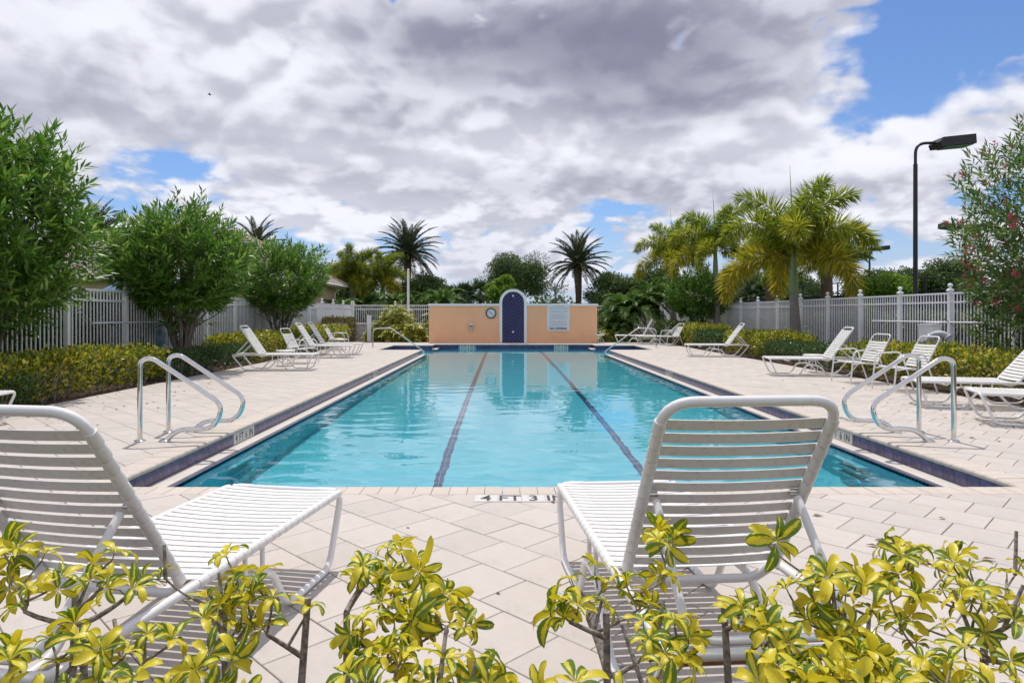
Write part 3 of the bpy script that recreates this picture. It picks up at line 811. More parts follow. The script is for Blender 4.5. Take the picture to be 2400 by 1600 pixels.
# rescue poles, life rings
def pole(label, x, y0, y1, z):
    o = MB().tube([(0, y0, 0), (0, y1, 0)], .019, 10)
    t = thing('rescue_pole', label, 'pole', (x, 0, z)); o.build('shaft', M['signwhite'], t, 40)
    for y in (y0 + .6, y1 - .6):
        MB().tube(fillet([(0, y, -.022), (0, y, -.05), (.09 if x < 0 else -.09, y, -.05)][::-1], .02), .006, 6).build('hook', M['black'], t, 40)
    return t
pole('long grey rescue pole hung level along the left fence', FL + .14, 13.3, 17.5, 1.13)
pole('long grey rescue pole hung level along the right fence', FR - .14, 14.4, 18.9, 1.12)
def ring(name, label, loc, rz, m, r_=.30, th=.075, tilt=0.0):
    t = thing(name, label, 'life ring', loc, rz)
    MB().tube([(0, r_*math.cos(2*PI*i/28), r_*math.sin(2*PI*i/28)) for i in range(28)], th, 10, True).build('ring', m, t, 60)
    for k in range(4):
        a = PI/4 + k*PI/2
        MB().tube([(th*1.06*math.sin(2*PI*j/12), (r_ + th*1.06*math.cos(2*PI*j/12))*math.cos(a), (r_ + th*1.06*math.cos(2*PI*j/12))*math.sin(a)) for j in range(12)], .016, 6, True).build('band', M['signwhite'], t, 60)
    MB().tube([(.0, .33, .05), (.10, .40, .33), (-.02, .20, .52), (0, .06, .62)], .012, 6).build('rope', M['bark'], t, 50)
    return t
ring('life_ring', 'faded blue life ring hanging on the left fence beside the tree', (FL + .17, 15.9, .72), .35, M['ringblue'])
ring('life_ring', 'pale grey life ring on the right fence behind the armchairs', (FR - .28, 15.75, .60), PI + .75, M['ringgrey'], .24, .085)
bx = thing('ring_holder', 'white weathered box on the right fence beside the pale grey life ring', 'box', (FR - .22, 16.25, .62))
MB().box(-.10, .10, -.30, .22, 0, .42).build('box', M['vinyl'], bx)
MB().box(-.125, .125, -.325, .245, .422, .45).build('lid', M['vinyl'], bx)
# white post by the far steps, slim white pole behind the shrubs
wp = thing('white_post', 'short white square post behind the far left handrail', 'post', (-6.45, 32.0, 0))
MB().box(-.09, .09, -.09, .09, 0, 1.22).build('shaft', M['vinyl'], wp); MB().box(-.11, .11, -.11, .11, 1.222, 1.27).build('cap', M['vinyl'], wp)
MB().box(.092, .13, -.04, .04, .5, .62).build('fitting', M['steel'], wp)
wp = thing('white_pole', 'tall slim white pole rising behind the yellow shrubs', 'pole', (-5.15, 36.0, 0))
MB().tube([(0, 0, 0), (0, 0, 3.35)], .068, 12).build('shaft', M['vinyl'], wp, 40); MB().tube([(0, 0, 3.36), (0, 0, 3.78)], .060, 12).build('top_section', M['vinyl'], wp, 40)
MB().tube([(0, 0, 3.33), (0, 0, 3.38)], .085, 12).build('collar', M['vinyl'], wp, 40)

# ------------------------------------------------------------------ lamp posts
def lamp(label, x, y, h_, heads, pr=.055, bend=True, hl=1.0):
    t = thing('lamp_post', label, 'lamp post', (x, y, 0), 0, 'black court lamp posts')
    if bend:
        s = heads[0]
        MB().tube(fillet([(0, 0, h_*.90), (0, 0, h_), (s*.62, 0, h_ + .02)], [0, .38, 0], 9), pr*.72, 12).build('arm', M['black'], t, 50)
        MB().tube([(0, 0, 0), (0, 0, h_*.905)], [pr*1.15, pr], 14).build('pole', M['black'], t, 40)
    else:
        MB().tube([(0, 0, 0), (0, 0, h_+.05)], [pr*1.1, pr*.8], 12).build('pole', M['black'], t, 40)
    for s in heads:
        if not bend: MB().tube([(0, 0, h_), (s*.34, 0, h_)], .03, 8).build('arm', M['black'], t, 40)
        x0 = .52 if bend else .30
        hd = put('lamp_head', None, t, (s*x0, 0, h_ + .01), (0, -s*R(4), 0))
        sh_ = [(0, -.02), (.10, .10), (hl, .13), (hl, -.13), (.04, -.15)]
        pr_ = [(s*p[0], p[1]) for p in sh_]
        if s < 0: pr_ = pr_[::-1]
        MB().prism_y(pr_, -.26, .26).build('housing', M['black'], hd)
        MB().box(min(s*.20, s*(hl-.06)), max(s*.20, s*(hl-.06)), -.21, .21, -.175, -.152).build('lens', M['lens'], hd, None, None, (0, s*R(-1.2), 0))
    return t
lamp('tall curved black lamp post beside the right fence', 11.45, 18.5, 6.05, (1,))
lamp('black lamp post with two heads behind the pink flowering tree', 23.6, 34, 5.75, (-1, 1), .07, False, .95)
lamp('small black lamp head showing right of the palms', 24.75, 45, 5.75, (1,), .07, False, .95)
lamp('black lamp post with a box head before the far left palms', -10.1, 45, 4.45, (1,), .09, False, .6)
# tennis court fence
cf = thing('court_fence', 'black tennis court fence with dark windscreen beyond the right fence', 'fence')
A_, B_ = Vector((20.8, 25.3)), Vector((15.0, 50.0)); Lc = (B_ - A_).length; dc = (B_ - A_) / Lc; n = 9
for i in range(n + 1):
    p = A_ + dc * (Lc*i/n); MB().tube([(p.x, p.y, 0), (p.x, p.y, 3.05)], .045, 8).build('post', M['black'], cf, 40)
for z, r_ in ((3.0, .028), (2.42, .022)): MB().tube([(A_.x, A_.y, z), (B_.x, B_.y, z)], r_, 6).build('rail', M['black'], cf, 40)
for i in range(n):
    p, q = A_ + dc*(Lc*i/n + .05), A_ + dc*(Lc*(i+1)/n - .05); nx_ = Vector((-dc.y, dc.x)) * .01
    MB().add([(p.x+a*nx_.x, p.y+a*nx_.y, z) for a in (-1, 1) for z in (.05, 2.35)] + [(q.x+a*nx_.x, q.y+a*nx_.y, z) for a in (-1, 1) for z in (.05, 2.35)],
             [(0, 1, 5, 4), (2, 6, 7, 3), (1, 3, 7, 5), (0, 4, 6, 2)]).build('windscreen', M['screen'], cf)

# ------------------------------------------------------------------ houses
def hip_house(label, x0, x1, y0, y1, eave, rise, over, m, courses, name='house'):
    t = thing(name, label, 'house', ((x0+x1)/2, (y0+y1)/2, 0)); hx, hy = (x1-x0)/2, (y1-y0)/2
    wl = MB(); wl.box(-hx, hx, -hy, hy, -.05, eave-.16); wl.build('wall', m, t)
    ox, oy = hx+over, hy+over
    rf = put('roof', None, t)
    MB().box(-ox, ox, -oy, oy, eave-.15, eave-.02).build('fascia', M['fascia'], rf)
    # gutter
    for a, b_ in (((-ox-.06, -oy-.06), (ox+.06, -oy-.06)), ((ox+.06, -oy-.06), (ox+.06, oy+.06))):
        MB().tube([(a[0], a[1], eave-.06), (b_[0], b_[1], eave-.06)], .055, 8).build('gutter', M['trimwhite'], rf, 40)
    rl_ = max(0, ox - oy); inner = oy
    tm_ = MB()
    def slope(a, b_, ra, rb):
        """courses of tile between eave a-b and ridge ra-rb"""
        a, b_, ra, rb = map(Vector, (a, b_, ra, rb)); nrm = (b_-a).cross(ra-a).normalized()
        for k in range(courses):
            t0, t1 = k/courses, (k+1.12)/courses
            p, q = a.lerp(ra, t0), b_.lerp(rb, t0); p1, q1 = a.lerp(ra, min(t1, 1)), b_.lerp(rb, min(t1, 1))
            L = (q-p).length; nt = max(1, int(L/.33))
            for i in range(nt):
                u0, u1 = i/nt + .004, (i+1)/nt - .004; um = (u0+u1)/2
                lo = [p.lerp(q, u0), p.lerp(q, um), p.lerp(q, u1)]
                def top(u):
                    s_ = (p.lerp(q, u) - p).length; base = p1 + (q-p).normalized() * ((p.lerp(q, u)-p).length - (p1-p).dot((q-p).normalized()))
                    return base
                hi = [top(u0), top(um), top(u1)]
                l1 = (q1-p1).length; dirn = (q-p).normalized()
                for hh in range(3):
                    sdist = (hi[hh]-p1).dot(dirn); sdist = min(max(sdist, 0), l1); hi[hh] = p1 + dirn*sdist
                up = [nrm*.055, nrm*.10, nrm*.055]
                vs = [lo[c]+up[c] for c in range(3)] + [hi[c]+up[c]*.35 for c in range(3)] + [lo[c] for c in range(3)]
                tm_.add(vs, [(0, 1, 4, 3), (1, 2, 5, 4), (6, 7, 1, 0), (7, 8, 2, 1)])
    e_ = eave; r_z = eave + rise
    slope((-ox, -oy, e_), (ox, -oy, e_), (-rl_, 0, r_z), (rl_, 0, r_z))
    slope((ox, -oy, e_), (ox, oy, e_), (rl_, 0, r_z), (rl_, 0, r_z))
    slope((ox, oy, e_), (-ox, oy, e_), (rl_, 0, r_z), (-rl_, 0, r_z))
    slope((-ox, oy, e_), (-ox, -oy, e_), (-rl_, 0, r_z), (-rl_, 0, r_z))
    tag(tm_.build('roof_tiles', M['rooftile'], rf), kind='stuff')
    for sgn in (-1, 1):
        for cy_ in (-1, 1):
            MB().tube([(sgn*ox, cy_*oy, e_+.06), (sgn*rl_, 0, r_z+.06)], .09, 8).build('hip_ridge', M['rooftile'], rf, 50)
    MB().tube([(-rl_, 0, r_z+.06), (rl_, 0, r_z+.06)], .09, 8).build('ridge', M['rooftile'], rf, 50)
    return t
hs = hip_house('cream house with a pale tiled hip roof behind the left fence', -27, -10.2, 31.7, 40.0, 3.05, 2.7, .65, M['cream'], 16)
for i, x in enumerate((-6.5, -3.6, 1.6, 4.6)):
    wn = put('window', None, hs, (x, -4.16, 0)); MB().box(-.6, .6, -.03, .06, .9, 2.2).build('frame', M['fascia'], wn); MB().box(-.52, .52, -.042, -.032, .98, 2.12).build('pane', M['glass'], wn)
MB().tube(fillet([(8.7, 4.9, 2.95), (8.55, 4.6, 2.75), (8.45, 4.2, 2.6), (8.45, 4.2, .1)], .1), .045, 8).build('downpipe', M['trimwhite'], hs, 40)
aw = thing('blue_awning', 'dark blue canvas awning under the eave of the left house', 'awning', (-16.2, 30.2, 0))
MB().add([(-1.7, -.7, 2.35), (1.7, -.7, 2.35), (1.7, .75, 2.86), (-1.7, .75, 2.86), (-1.7, -.7, 2.12), (1.7, -.7, 2.12), (-1.7, .75, 2.80), (1.7, .75, 2.80)],
         [(0, 1, 2, 3), (0, 4, 5, 1), (3, 2, 7, 6), (0, 3, 6, 4), (1, 5, 7, 2), (4, 6, 7, 5)]).build('canvas', M['awning'], aw)
for x in (-1.6, 1.6): MB().tube([(x, -.66, 0), (x, -.66, 2.3)], .03, 8).build('post', M['white'], aw, 40)
sh_ = thing('pool_house', 'small tan block building behind the feathery palm', 'building', (11.6, 47, 0))
MB().box(-2.6, 2.6, -1.6, 1.6, -.05, 2.15).build('wall', M['tan'], sh_)
rfm = MB(); rfm.add([(-3.1, -2.1, 2.15), (3.1, -2.1, 2.15), (3.1, 2.1, 2.15), (-3.1, 2.1, 2.15), (-1.0, 0, 3.25), (1.0, 0, 3.25)], [(0, 1, 5, 4), (1, 2, 5), (2, 3, 4, 5), (3, 0, 4), (3, 2, 1, 0)])
rfo = rfm.build('roof', M['tan'], sh_)
for k in range(10): MB().box(-2.6, 2.6, -1.625, -1.602, .05 + k*.21, .05 + k*.21 + .19).build('siding_board', M['tan'], sh_)
MB().box(-3.15, 3.15, -2.16, -2.11, 2.05, 2.17).build('fascia', M['trimwhite'], rfo)
wn = put('window', None, sh_, (-.6, -1.63, 0)); MB().box(-.45, .45, -.03, 0, .8, 1.8).build('frame', M['trimwhite'], wn); MB().box(-.38, .38, -.04, -.032, .87, 1.73).build('pane', M['glass'], wn)
# ------------------------------------------------------------------ strap loungers
SP = .0545
def strap_mesh(half, tr, name):
    """one vinyl strap across a frame: flat band wrapped round both side tubes; lies across y, width along x"""
    s = MB(); w_ = .0205; n = 8; top = tr * .95
    for k in range(n):                                   # band sags a little in the middle
        pass
    ys = [-half + 2*half*i/n for i in range(n+1)]
    def sag(y): return top - .010 * (1 - (y/half)**2)
    for zoff in (0, -.0035):
        s.v += [(sx*w_, y, sag(y)+zoff) for y in ys for sx in (-1, 1)]
    m_ = 2*(n+1)
    for i in range(n):
        a = 2*i
        s.f += [(a, a+1, a+3, a+2), (m_+a+1, m_+a, m_+a+2, m_+a+3), (a, a+2, m_+a+2, m_+a), (a+3, a+1, m_+a+1, m_+a+3)]
    for sy in (-1, 1):                                   # sleeves
        q = SP/2 - .0014; r1 = tr*1.14; r2 = tr*1.25
        s.tube([(-q, sy*half, 0), (-q*.72, sy*half, 0), (0, sy*half, 0), (q*.72, sy*half, 0), (q, sy*half, 0)], [r1, r2, r2*.99, r2*.94, r1], 12)
    return s.mesh(name, M['strap'], 50)
TR = .0165
SW, BW = .315, .275
seat_strap = strap_mesh(SW, TR, 'seat_strap'); back_strap = strap_mesh(BW, TR, 'back_strap')
def xf(s): return .92 - s
ZS = .365
def make_lounger(angle, rust=False):
    t = put('lounge_chair', None)
    MB().tube(fillet([(xf(.02), -SW, ZS), (xf(1.84), -SW, ZS), (xf(1.84), SW, ZS), (xf(.02), SW, ZS)], .05, 4), TR, 10).build('seat_rail', M['white'], t, 60)
    MB().tube([(xf(.01), -SW+.02, ZS+.002), (xf(.01), SW-.02, ZS+.002)], TR, 10).build('foot_rail', M['white'], t, 60)
    for sy in (-1, 1):
        y = sy * (SW + .002)
        pts = [(xf(.01), sy*.18, ZS+.004), (xf(-.005), y, ZS+.004), (xf(.15), y, .0175), (xf(.59), y, .0175), (xf(.73), y, .235), (xf(.98), y, .235), (xf(1.17), y, .0175), (xf(1.56), y, .0175), (xf(1.83), y, ZS-.02)]
        MB().tube(fillet(pts, [0, .07, .08, .08, .08, .08, .08, .08, 0], 5), TR, 10).build('leg', M['white'], t, 60)
        for s in (.79, .92): MB().tube([(xf(s), sy*SW, ZS-.012), (xf(s), sy*SW, .24)], .010, 8).build('strut', M['white'], t, 60)
    MB().tube(fillet([(xf(.42), -SW, ZS), (xf(.42), -.2, ZS-.055), (xf(.42), .2, ZS-.055), (xf(.42), SW, ZS)], .05, 4), .011, 8).build('cross_bar', M['white'], t, 60)
    MB().tube([(xf(.86), -SW, .25), (xf(.86), SW, .25)], .011, 8).build('cross_bar', M['white'], t, 60)
    MB().tube([(xf(1.80), -SW+.01, ZS-.035), (xf(1.80), SW-.01, ZS-.035)], .0135, 10).build('rear_bar', M['rust'] if rust else M['white'], t, 60)
    k = 0
    while .05 + k*SP < 1.20:
        put('seat_strap', seat_strap, t, (xf(.055 + k*SP), 0, ZS)); k += 1
    # back, hinged 1.25 from the foot
    bk = put('backrest', None, t, (xf(1.25), 0, ZS + .012), (0, -(PI - angle), 0)); BLN = .79
    # in the back's own frame the panel runs along +x, faces +z reversed by the turn
    loop = fillet([(-.07, -BW+.05, 0), (-.07, BW-.05, 0), (.02, BW, 0), (BLN, BW, 0), (BLN, -BW, 0), (.02, -BW, 0)], [.06, .06, .06, .10, .10, .06], 7, True)
    MB().tube(loop, TR, 10, True).build('back_frame', M['white'], bk, 60)
    for k in range(13):
        put('back_strap', back_strap, bk, (.035 + k*SP, 0, 0), (PI, 0, 0))
    # prop bar
    pv = Vector((xf(1.25) - .39*math.cos(angle), 0, ZS + .39*math.sin(angle))); fo = Vector((xf(1.79), 0, ZS + .012)); pv.x -= .03*math.sin(angle); pv.z -= .03*math.cos(angle) * 0
    yw = BW - .035
    pts = [(pv.x, -yw, pv.z), (fo.x, -yw, fo.z), (fo.x, yw, fo.z), (pv.x, yw, pv.z)]
    pr_ = MB().tube(fillet(pts, [0, .09, .09, 0], 6), .0135, 10).build('prop_bar', M['white'], t, 60)
    for sy in (-1, 1):
        MB().tube([(pv.x + .03, sy*(yw-.012), pv.z + .012), (pv.x + .03, sy*(yw+.03), pv.z + .012)], .010, 8).build('pivot', M['steel'], pr_, 60)
        d = (fo - pv); a0, a1 = pv + d*.35, pv + d*.85; tooth = MB(); nt = 6
        tooth.v = []; 
        for i in range(nt):
            p = a0 + (a1-a0)*(i/nt); q = a0 + (a1-a0)*((i+.55)/nt); o_ = Vector((.030, 0, .030)) * -1
            tooth.add([(p.x, sy*yw-.004, p.z), (q.x, sy*yw-.004, q.z), (p.x+o_.x*.2+.028, sy*yw-.004, p.z-.026), (p.x, sy*yw+.004, p.z), (q.x, sy*yw+.004, q.z), (p.x+o_.x*.2+.028, sy*yw+.004, p.z-.026)],
                      [(0, 1, 2), (3, 5, 4), (0, 3, 4, 1), (1, 4, 5, 2), (2, 5, 3, 0)])
        tooth.build('notch_plate', M['white'], pr_)
    return t
GL = 'white strap loungers around the pool'
def lounger(label, foot, dirn, angle, rust=False):
    """foot: centre of the foot end on the ground; dirn: heading from head to foot in degrees"""
    t = make_lounger(R(angle), rust); a = R(dirn)
    t.rotation_euler = (0, 0, a); t.location = (foot[0] - .92*math.cos(a), foot[1] - .92*math.sin(a), 0)
    return tag(t, label, 'lounger', GL)
lounger('white strap lounger with a rusty rear bar at the near right, back to the camera', (.62, 3.68), 90+4.6, 57, True)
lounger('white strap lounger at the near left, cut off by the frame, back to the camera', (-1.171, 3.571), 90-9.6, 55.5, True)
lounger('white strap lounger beyond the left grab rails, in front of the armchair and hedge', (-4.44, 15.75), 2, 56)
lounger('white strap lounger behind the left side table, lower of the two with raised backs', (-4.55, 20.2), 1, 57)
lounger('white strap lounger farthest back on the left, raised back beside the second hedge', (-4.62, 21.7), 3, 58)
lounger('white strap lounger at the left frame edge, only its foot showing behind the near lounger', (-5.88, 7.75), 6, 50)
lounger('white strap lounger right of the pool before the palm with the green crownshaft', (5.70, 14.45), 180-8, 55)
lounger('white strap lounger right of the pool, middle one before the round hedges', (5.72, 20.85), 180-6, 54)
lounger('white strap lounger behind the right grab rails, farther of the two at the frame edge', (5.86, 9.62), 180-13, 50)
lounger('white strap lounger behind the right grab rails, nearest of the two at the frame edge', (5.74, 8.15), 180-20, 45)
lounger('white strap lounger with steep back before the feathery palm, far right corner', (5.05, 30.1), 180-10, 62)
lounger('white strap lounger lying flatter beside the far right armchair', (5.9, 29.3), 180-28, 40)

# ------------------------------------------------------------------ strap armchairs
chair_seat = strap_mesh(.27, .013, 'seat_strap'); chair_back = strap_mesh(.25, .013, 'back_strap')
def make_chair():
    t = put('armchair', None); r_ = .0145
    for sy in (-1, 1):
        y = sy*.30
        pts = [(.34, y, .0), (.27, y, .62), (-.20, y, .645), (-.27, y, .40), (-.42, y, .0)]
        MB().tube(fillet(pts, [0, .12, .12, .1, 0], 6), r_, 10).build('arm_and_leg', M['white'], t, 60)
        MB().tube(fillet([(.31, y*.995, .36), (.02, y*.96, .40), (-.24, y*.99, .37)], .1, 4), .011, 8).build('side_rail', M['white'], t, 60)
    MB().tube(fillet([(.25, -.27, .40), (.25, .27, .40), (-.22, .27, .365), (-.22, -.27, .365)], .06, 5, True), .013, 10, True).build('seat_frame', M['white'], t, 60)
    for k in range(8): put('seat_strap', chair_seat, t, (.205 - k*SP, 0, .397 - k*.0041), (0, R(-4.3), 0))
    bk = put('backrest', None, t, (-.225, 0, .375), (0, -R(180-62), 0))
    MB().tube(fillet([(-.02, -.25, 0), (-.02, .25, 0), (.62, .25, 0), (.62, -.25, 0)], .09, 6, True), .013, 10, True).build('back_frame', M['white'], bk, 60)
    for k in range(8): put('back_strap', chair_back, bk, (.06 + k*SP, 0, 0), (PI, 0, 0))
    return t
proto_c = make_chair(); GC = 'white strap armchairs around the pool'
spots = [('white strap armchair on the right, left one of the pair before the life ring', 6.78, 12.75, 186),
         ('white strap armchair on the right, nearer one of the pair above the grab rails', 6.85, 11.45, 183),
         ('white strap armchair in the far right corner by the round hedge', 7.0, 27.9, 195),
         ('white strap armchair on the left behind the first side table', -5.42, 17.9, -12),
         ('white strap armchair farthest back on the left beside the hedge end', -6.05, 24.4, 0)]
for i, (lb, x, y, a) in enumerate(spots):
    c = proto_c if i == 0 else copy_tree(proto_c)
    c.location = (x, y, 0); c.rotation_euler = (0, 0, R(a)); tag(c, lb, 'armchair', GC)

# ------------------------------------------------------------------ side tables
def make_table():
    t = put('side_table', None)
    MB().lathe([(.20, .355), (.235, .36), (.24, .375), (.24, .39), (.225, .398), (.02, .40)], 24).build('table_top', M['white'], t, 40)
    for k in range(4):
        a = PI/4 + k*PI/2; c, s_ = math.cos(a), math.sin(a)
        pts = [(.13, .356), (.05, .25), (.19, .13), (.20, .0)]
        MB().tube(fillet([(p[0]*c, p[0]*s_, p[1]) for p in pts], [0, .08, .07, 0], 5), .011, 8).build('leg', M['white'], t, 60)
    MB().tube([(.055*math.cos(2*PI*i/16), .055*math.sin(2*PI*i/16), .25) for i in range(16)], .006, 6, True).build('ring', M['white'], t, 60)
    return t
proto_t = make_table()
for i, (lb, x, y) in enumerate((('low white round side table behind the lounger before the palm', 7.05, 15.1),
                                ('low white round side table in front of the peach wall corner', 4.36, 30.25),
                                ('low white round side table behind the first left lounger', -5.55, 16.95),
                                ('low white round side table beside the farthest left armchair', -6.3, 25.3))):
    c = proto_t if i == 0 else copy_tree(proto_t)
    c.location = (x, y, 0); c.rotation_euler = (0, 0, .4*i); tag(c, lb, 'side table', 'low white side tables')
# dry leaves blown onto the deck
rl_ = random.Random(9); lm_ = MB().add([(0, 0, .002), (.012, .02, .006), (.002, .05, .003), (-.012, .02, .008)], [(0, 1, 2, 3)]).mesh('fallen_leaf', M['litter'])
def litter(n, x0, x1, y0, y1):
    for _ in range(n):
        o = put('fallen_leaf', lm_, lit, (rl_.uniform(x0, x1), rl_.uniform(y0, y1), .001), (rl_.uniform(-.2, .2), rl_.uniform(-.2, .2), rl_.uniform(0, 6)), rl_.uniform(.5, 1.5))
lit = tag(put('leaf_litter', None), 'scattered dry leaves on the deck near the left and right beds', kind='stuff')
litter(85, -6.5, -4.6, 7.2, 13); litter(70, 5.4, 7.25, 7.5, 13.5); litter(16, -2.5, 3.5, 3.0, 4.7); litter(25, 4.4, 7.0, 5.0, 9)
# ------------------------------------------------------------------ vegetation
def curve_pts(a, b, lift=0.2, n=5, jit=0.0, rn=random):
    a, b = Vector(a), Vector(b); d = b - a; mid = a + d*.5 + Vector((-d.x*lift, -d.y*lift, abs(d.length)*lift*.6))
    out = []
    for i in range(n+1):
        t = i/n; p = a*(1-t)**2 + mid*(2*t*(1-t)) + b*t*t
        if 0 < i < n and jit: p = p + Vector((rn.uniform(-jit, jit), rn.uniform(-jit, jit), rn.uniform(-jit, jit)))
        out.append(p)
    return out
def oleander(label, base, zc, rx, ry, rz, seed, shoots=900, leaf=.14, lowcut=.45, vase=0.0, m='oleander', stems=10, fork=.35, flowers=0, lean=(0, 0), lw=.16, name='oleander_tree', group=None):
    rn = random.Random(seed); g_ = np.random.default_rng(seed)
    t = thing(name, label, 'tree', base, 0, group)
    C = np.array([lean[0], lean[1], zc]); RR = np.array([rx, ry, rz])
    # lumpy outline
    nb = 26; bd = g_.normal(size=(nb, 3)); bd /= np.linalg.norm(bd, axis=1, keepdims=True); bh = g_.uniform(-.22, .30, nb)
    def lump(U): return 1 + (np.exp(-((1 - U @ bd.T) / .065)) * bh).sum(1)
    U = g_.normal(size=(shoots, 3)); U /= np.linalg.norm(U, axis=1, keepdims=True)
    low = U[:, 2] < -lowcut; U[low, 2] *= .35; U /= np.linalg.norm(U, axis=1, keepdims=True)
    rad = (1.04 - .55 * g_.random(shoots)**1.5) * lump(U) * np.where(g_.random(shoots) < .06, 1.10, 1.0)
    Pt = C + U * RR * rad[:, None]
    dn = np.clip((zc - Pt[:, 2])/rz, 0, 1)
    Pt[:, :2] = C[:2] + (Pt[:, :2] - C[:2])*(1 - vase*dn)[:, None]
    # stems fan out of a short bole
    tr = MB(); top = []
    tr.tube([(0, 0, -.05), (.02, 0, fork*.6), (0, .02, fork)], [.16, .12, .13], 10)
    for i in range(stems):
        a = 2*PI*i/stems + rn.uniform(-.3, .3); k = rn.uniform(.35, .75)
        e_ = Vector((lean[0] + math.cos(a)*rx*k, lean[1] + math.sin(a)*ry*k, zc + rz*rn.uniform(-.35, .45)))
        s_ = Vector((math.cos(a)*.07, math.sin(a)*.07, fork*rn.uniform(.5, 1.0)))
        ps = curve_pts(s_, e_, .10, 6, .03, rn); tr.tube(ps, [.05, .043, .036, .03, .024, .018, .010], 7)
        for j in range(4):
            o_ = ps[2 + j % 4]; d = Vector((rn.gauss(0, .5) + math.cos(a)*.4, rn.gauss(0, .5) + math.sin(a)*.4, rn.uniform(.3, 1.0))).normalized()
            tr.tube(curve_pts(o_, o_ + d*rn.uniform(.5, .95)*min(rx, rz), .08, 4, .02, rn), [.020, .016, .012, .009, .005], 5)
    tr.build('trunk', M['bark'], t, 60)
    # leafy shoots
    k = 15; out_ = U * RR; out_ /= np.linalg.norm(out_, axis=1, keepdims=True)
    Dsh = out_*.75 + np.array([0, 0, .75]) + g_.normal(size=(shoots, 3))*.28; Dsh /= np.linalg.norm(Dsh, axis=1, keepdims=True)
    Ls = g_.uniform(.20, .42, shoots) * (leaf/.15)
    idx = np.repeat(np.arange(shoots), k); q = np.tile(np.linspace(0, 1, k), shoots)
    Fm = frames(Dsh, g_.uniform(0, 6.28, shoots))
    ang = np.tile(np.arange(k)*2.4, shoots) + np.repeat(g_.uniform(0, 6, shoots), k)
    side = Fm[idx, :, 0]*np.cos(ang)[:, None] + Fm[idx, :, 2]*np.sin(ang)[:, None]
    sp = np.radians(70 - 48*q) + g_.normal(size=len(q))*.12
    D = Dsh[idx]*np.cos(sp)[:, None] + side*np.sin(sp)[:, None]; D[:, 2] -= .10
    Pl = Pt[idx] + Dsh[idx]*((q - .35)*Ls[idx])[:, None]
    V, F = scatter(*LANCE, Pl, D, g_.normal(size=len(q))*.6, leaf*g_.uniform(.75, 1.15, len(q)), lw/.17)
    tag(put('crown', np_mesh('crown', V, F, M[m]), t), kind='stuff')
    if flowers:
        n = flowers; pick = g_.choice(shoots, n, replace=False); pm = []
        for i in pick:
            if out_[i, 0] > .25 and g_.random() < .8: continue
            c = Pt[i] + Dsh[i]*Ls[i]*.75; nf = g_.integers(3, 7)
            Pf = c + g_.normal(size=(nf*5, 3))*.030; Df = g_.normal(size=(nf*5, 3)); Df[:, 2] += .4
            V, F = scatter(*OVAL, Pf, Df, g_.uniform(0, 6, nf*5), g_.uniform(.028, .05, nf*5), 1.3)
            tag(put('flower_cluster', np_mesh('flower_cluster', V, F, M['petal']), t), kind='stuff')
    return t
oleander('big rounded oleander at the left frame edge, drooping over the fence', (-8.0, 10.2, 0), 2.6, 1.20, 1.45, 1.60, 3, 1000, .21, .95, lw=.26)
oleander('vase-shaped green oleander behind the left grab rails', (-7.45, 15.4, 0), 2.28, 1.40, 1.35, 1.32, 4, 1050, .205, .65, .62, stems=13, lw=.26)
oleander('smaller vase-shaped oleander behind the far left loungers', (-7.5, 22.4, 0), 2.3, 1.30, 1.3, 1.25, 6, 800, .205, .65, .62, stems=11, lw=.26)
oleander('oleander with pink flowers at the right frame edge', (9.93, 11.6, 0), 2.45, 1.62, 1.6, 2.05, 8, 900, .185, .8, 0.0, 'oleander_red', flowers=150, lw=.21)
oleander('small bushy oleander between the far right hedge and the palm', (9.15, 31.2, 0), 2.0, 1.35, 1.2, 1.15, 12, 560, .22, .7, .55, stems=8, lw=.26)

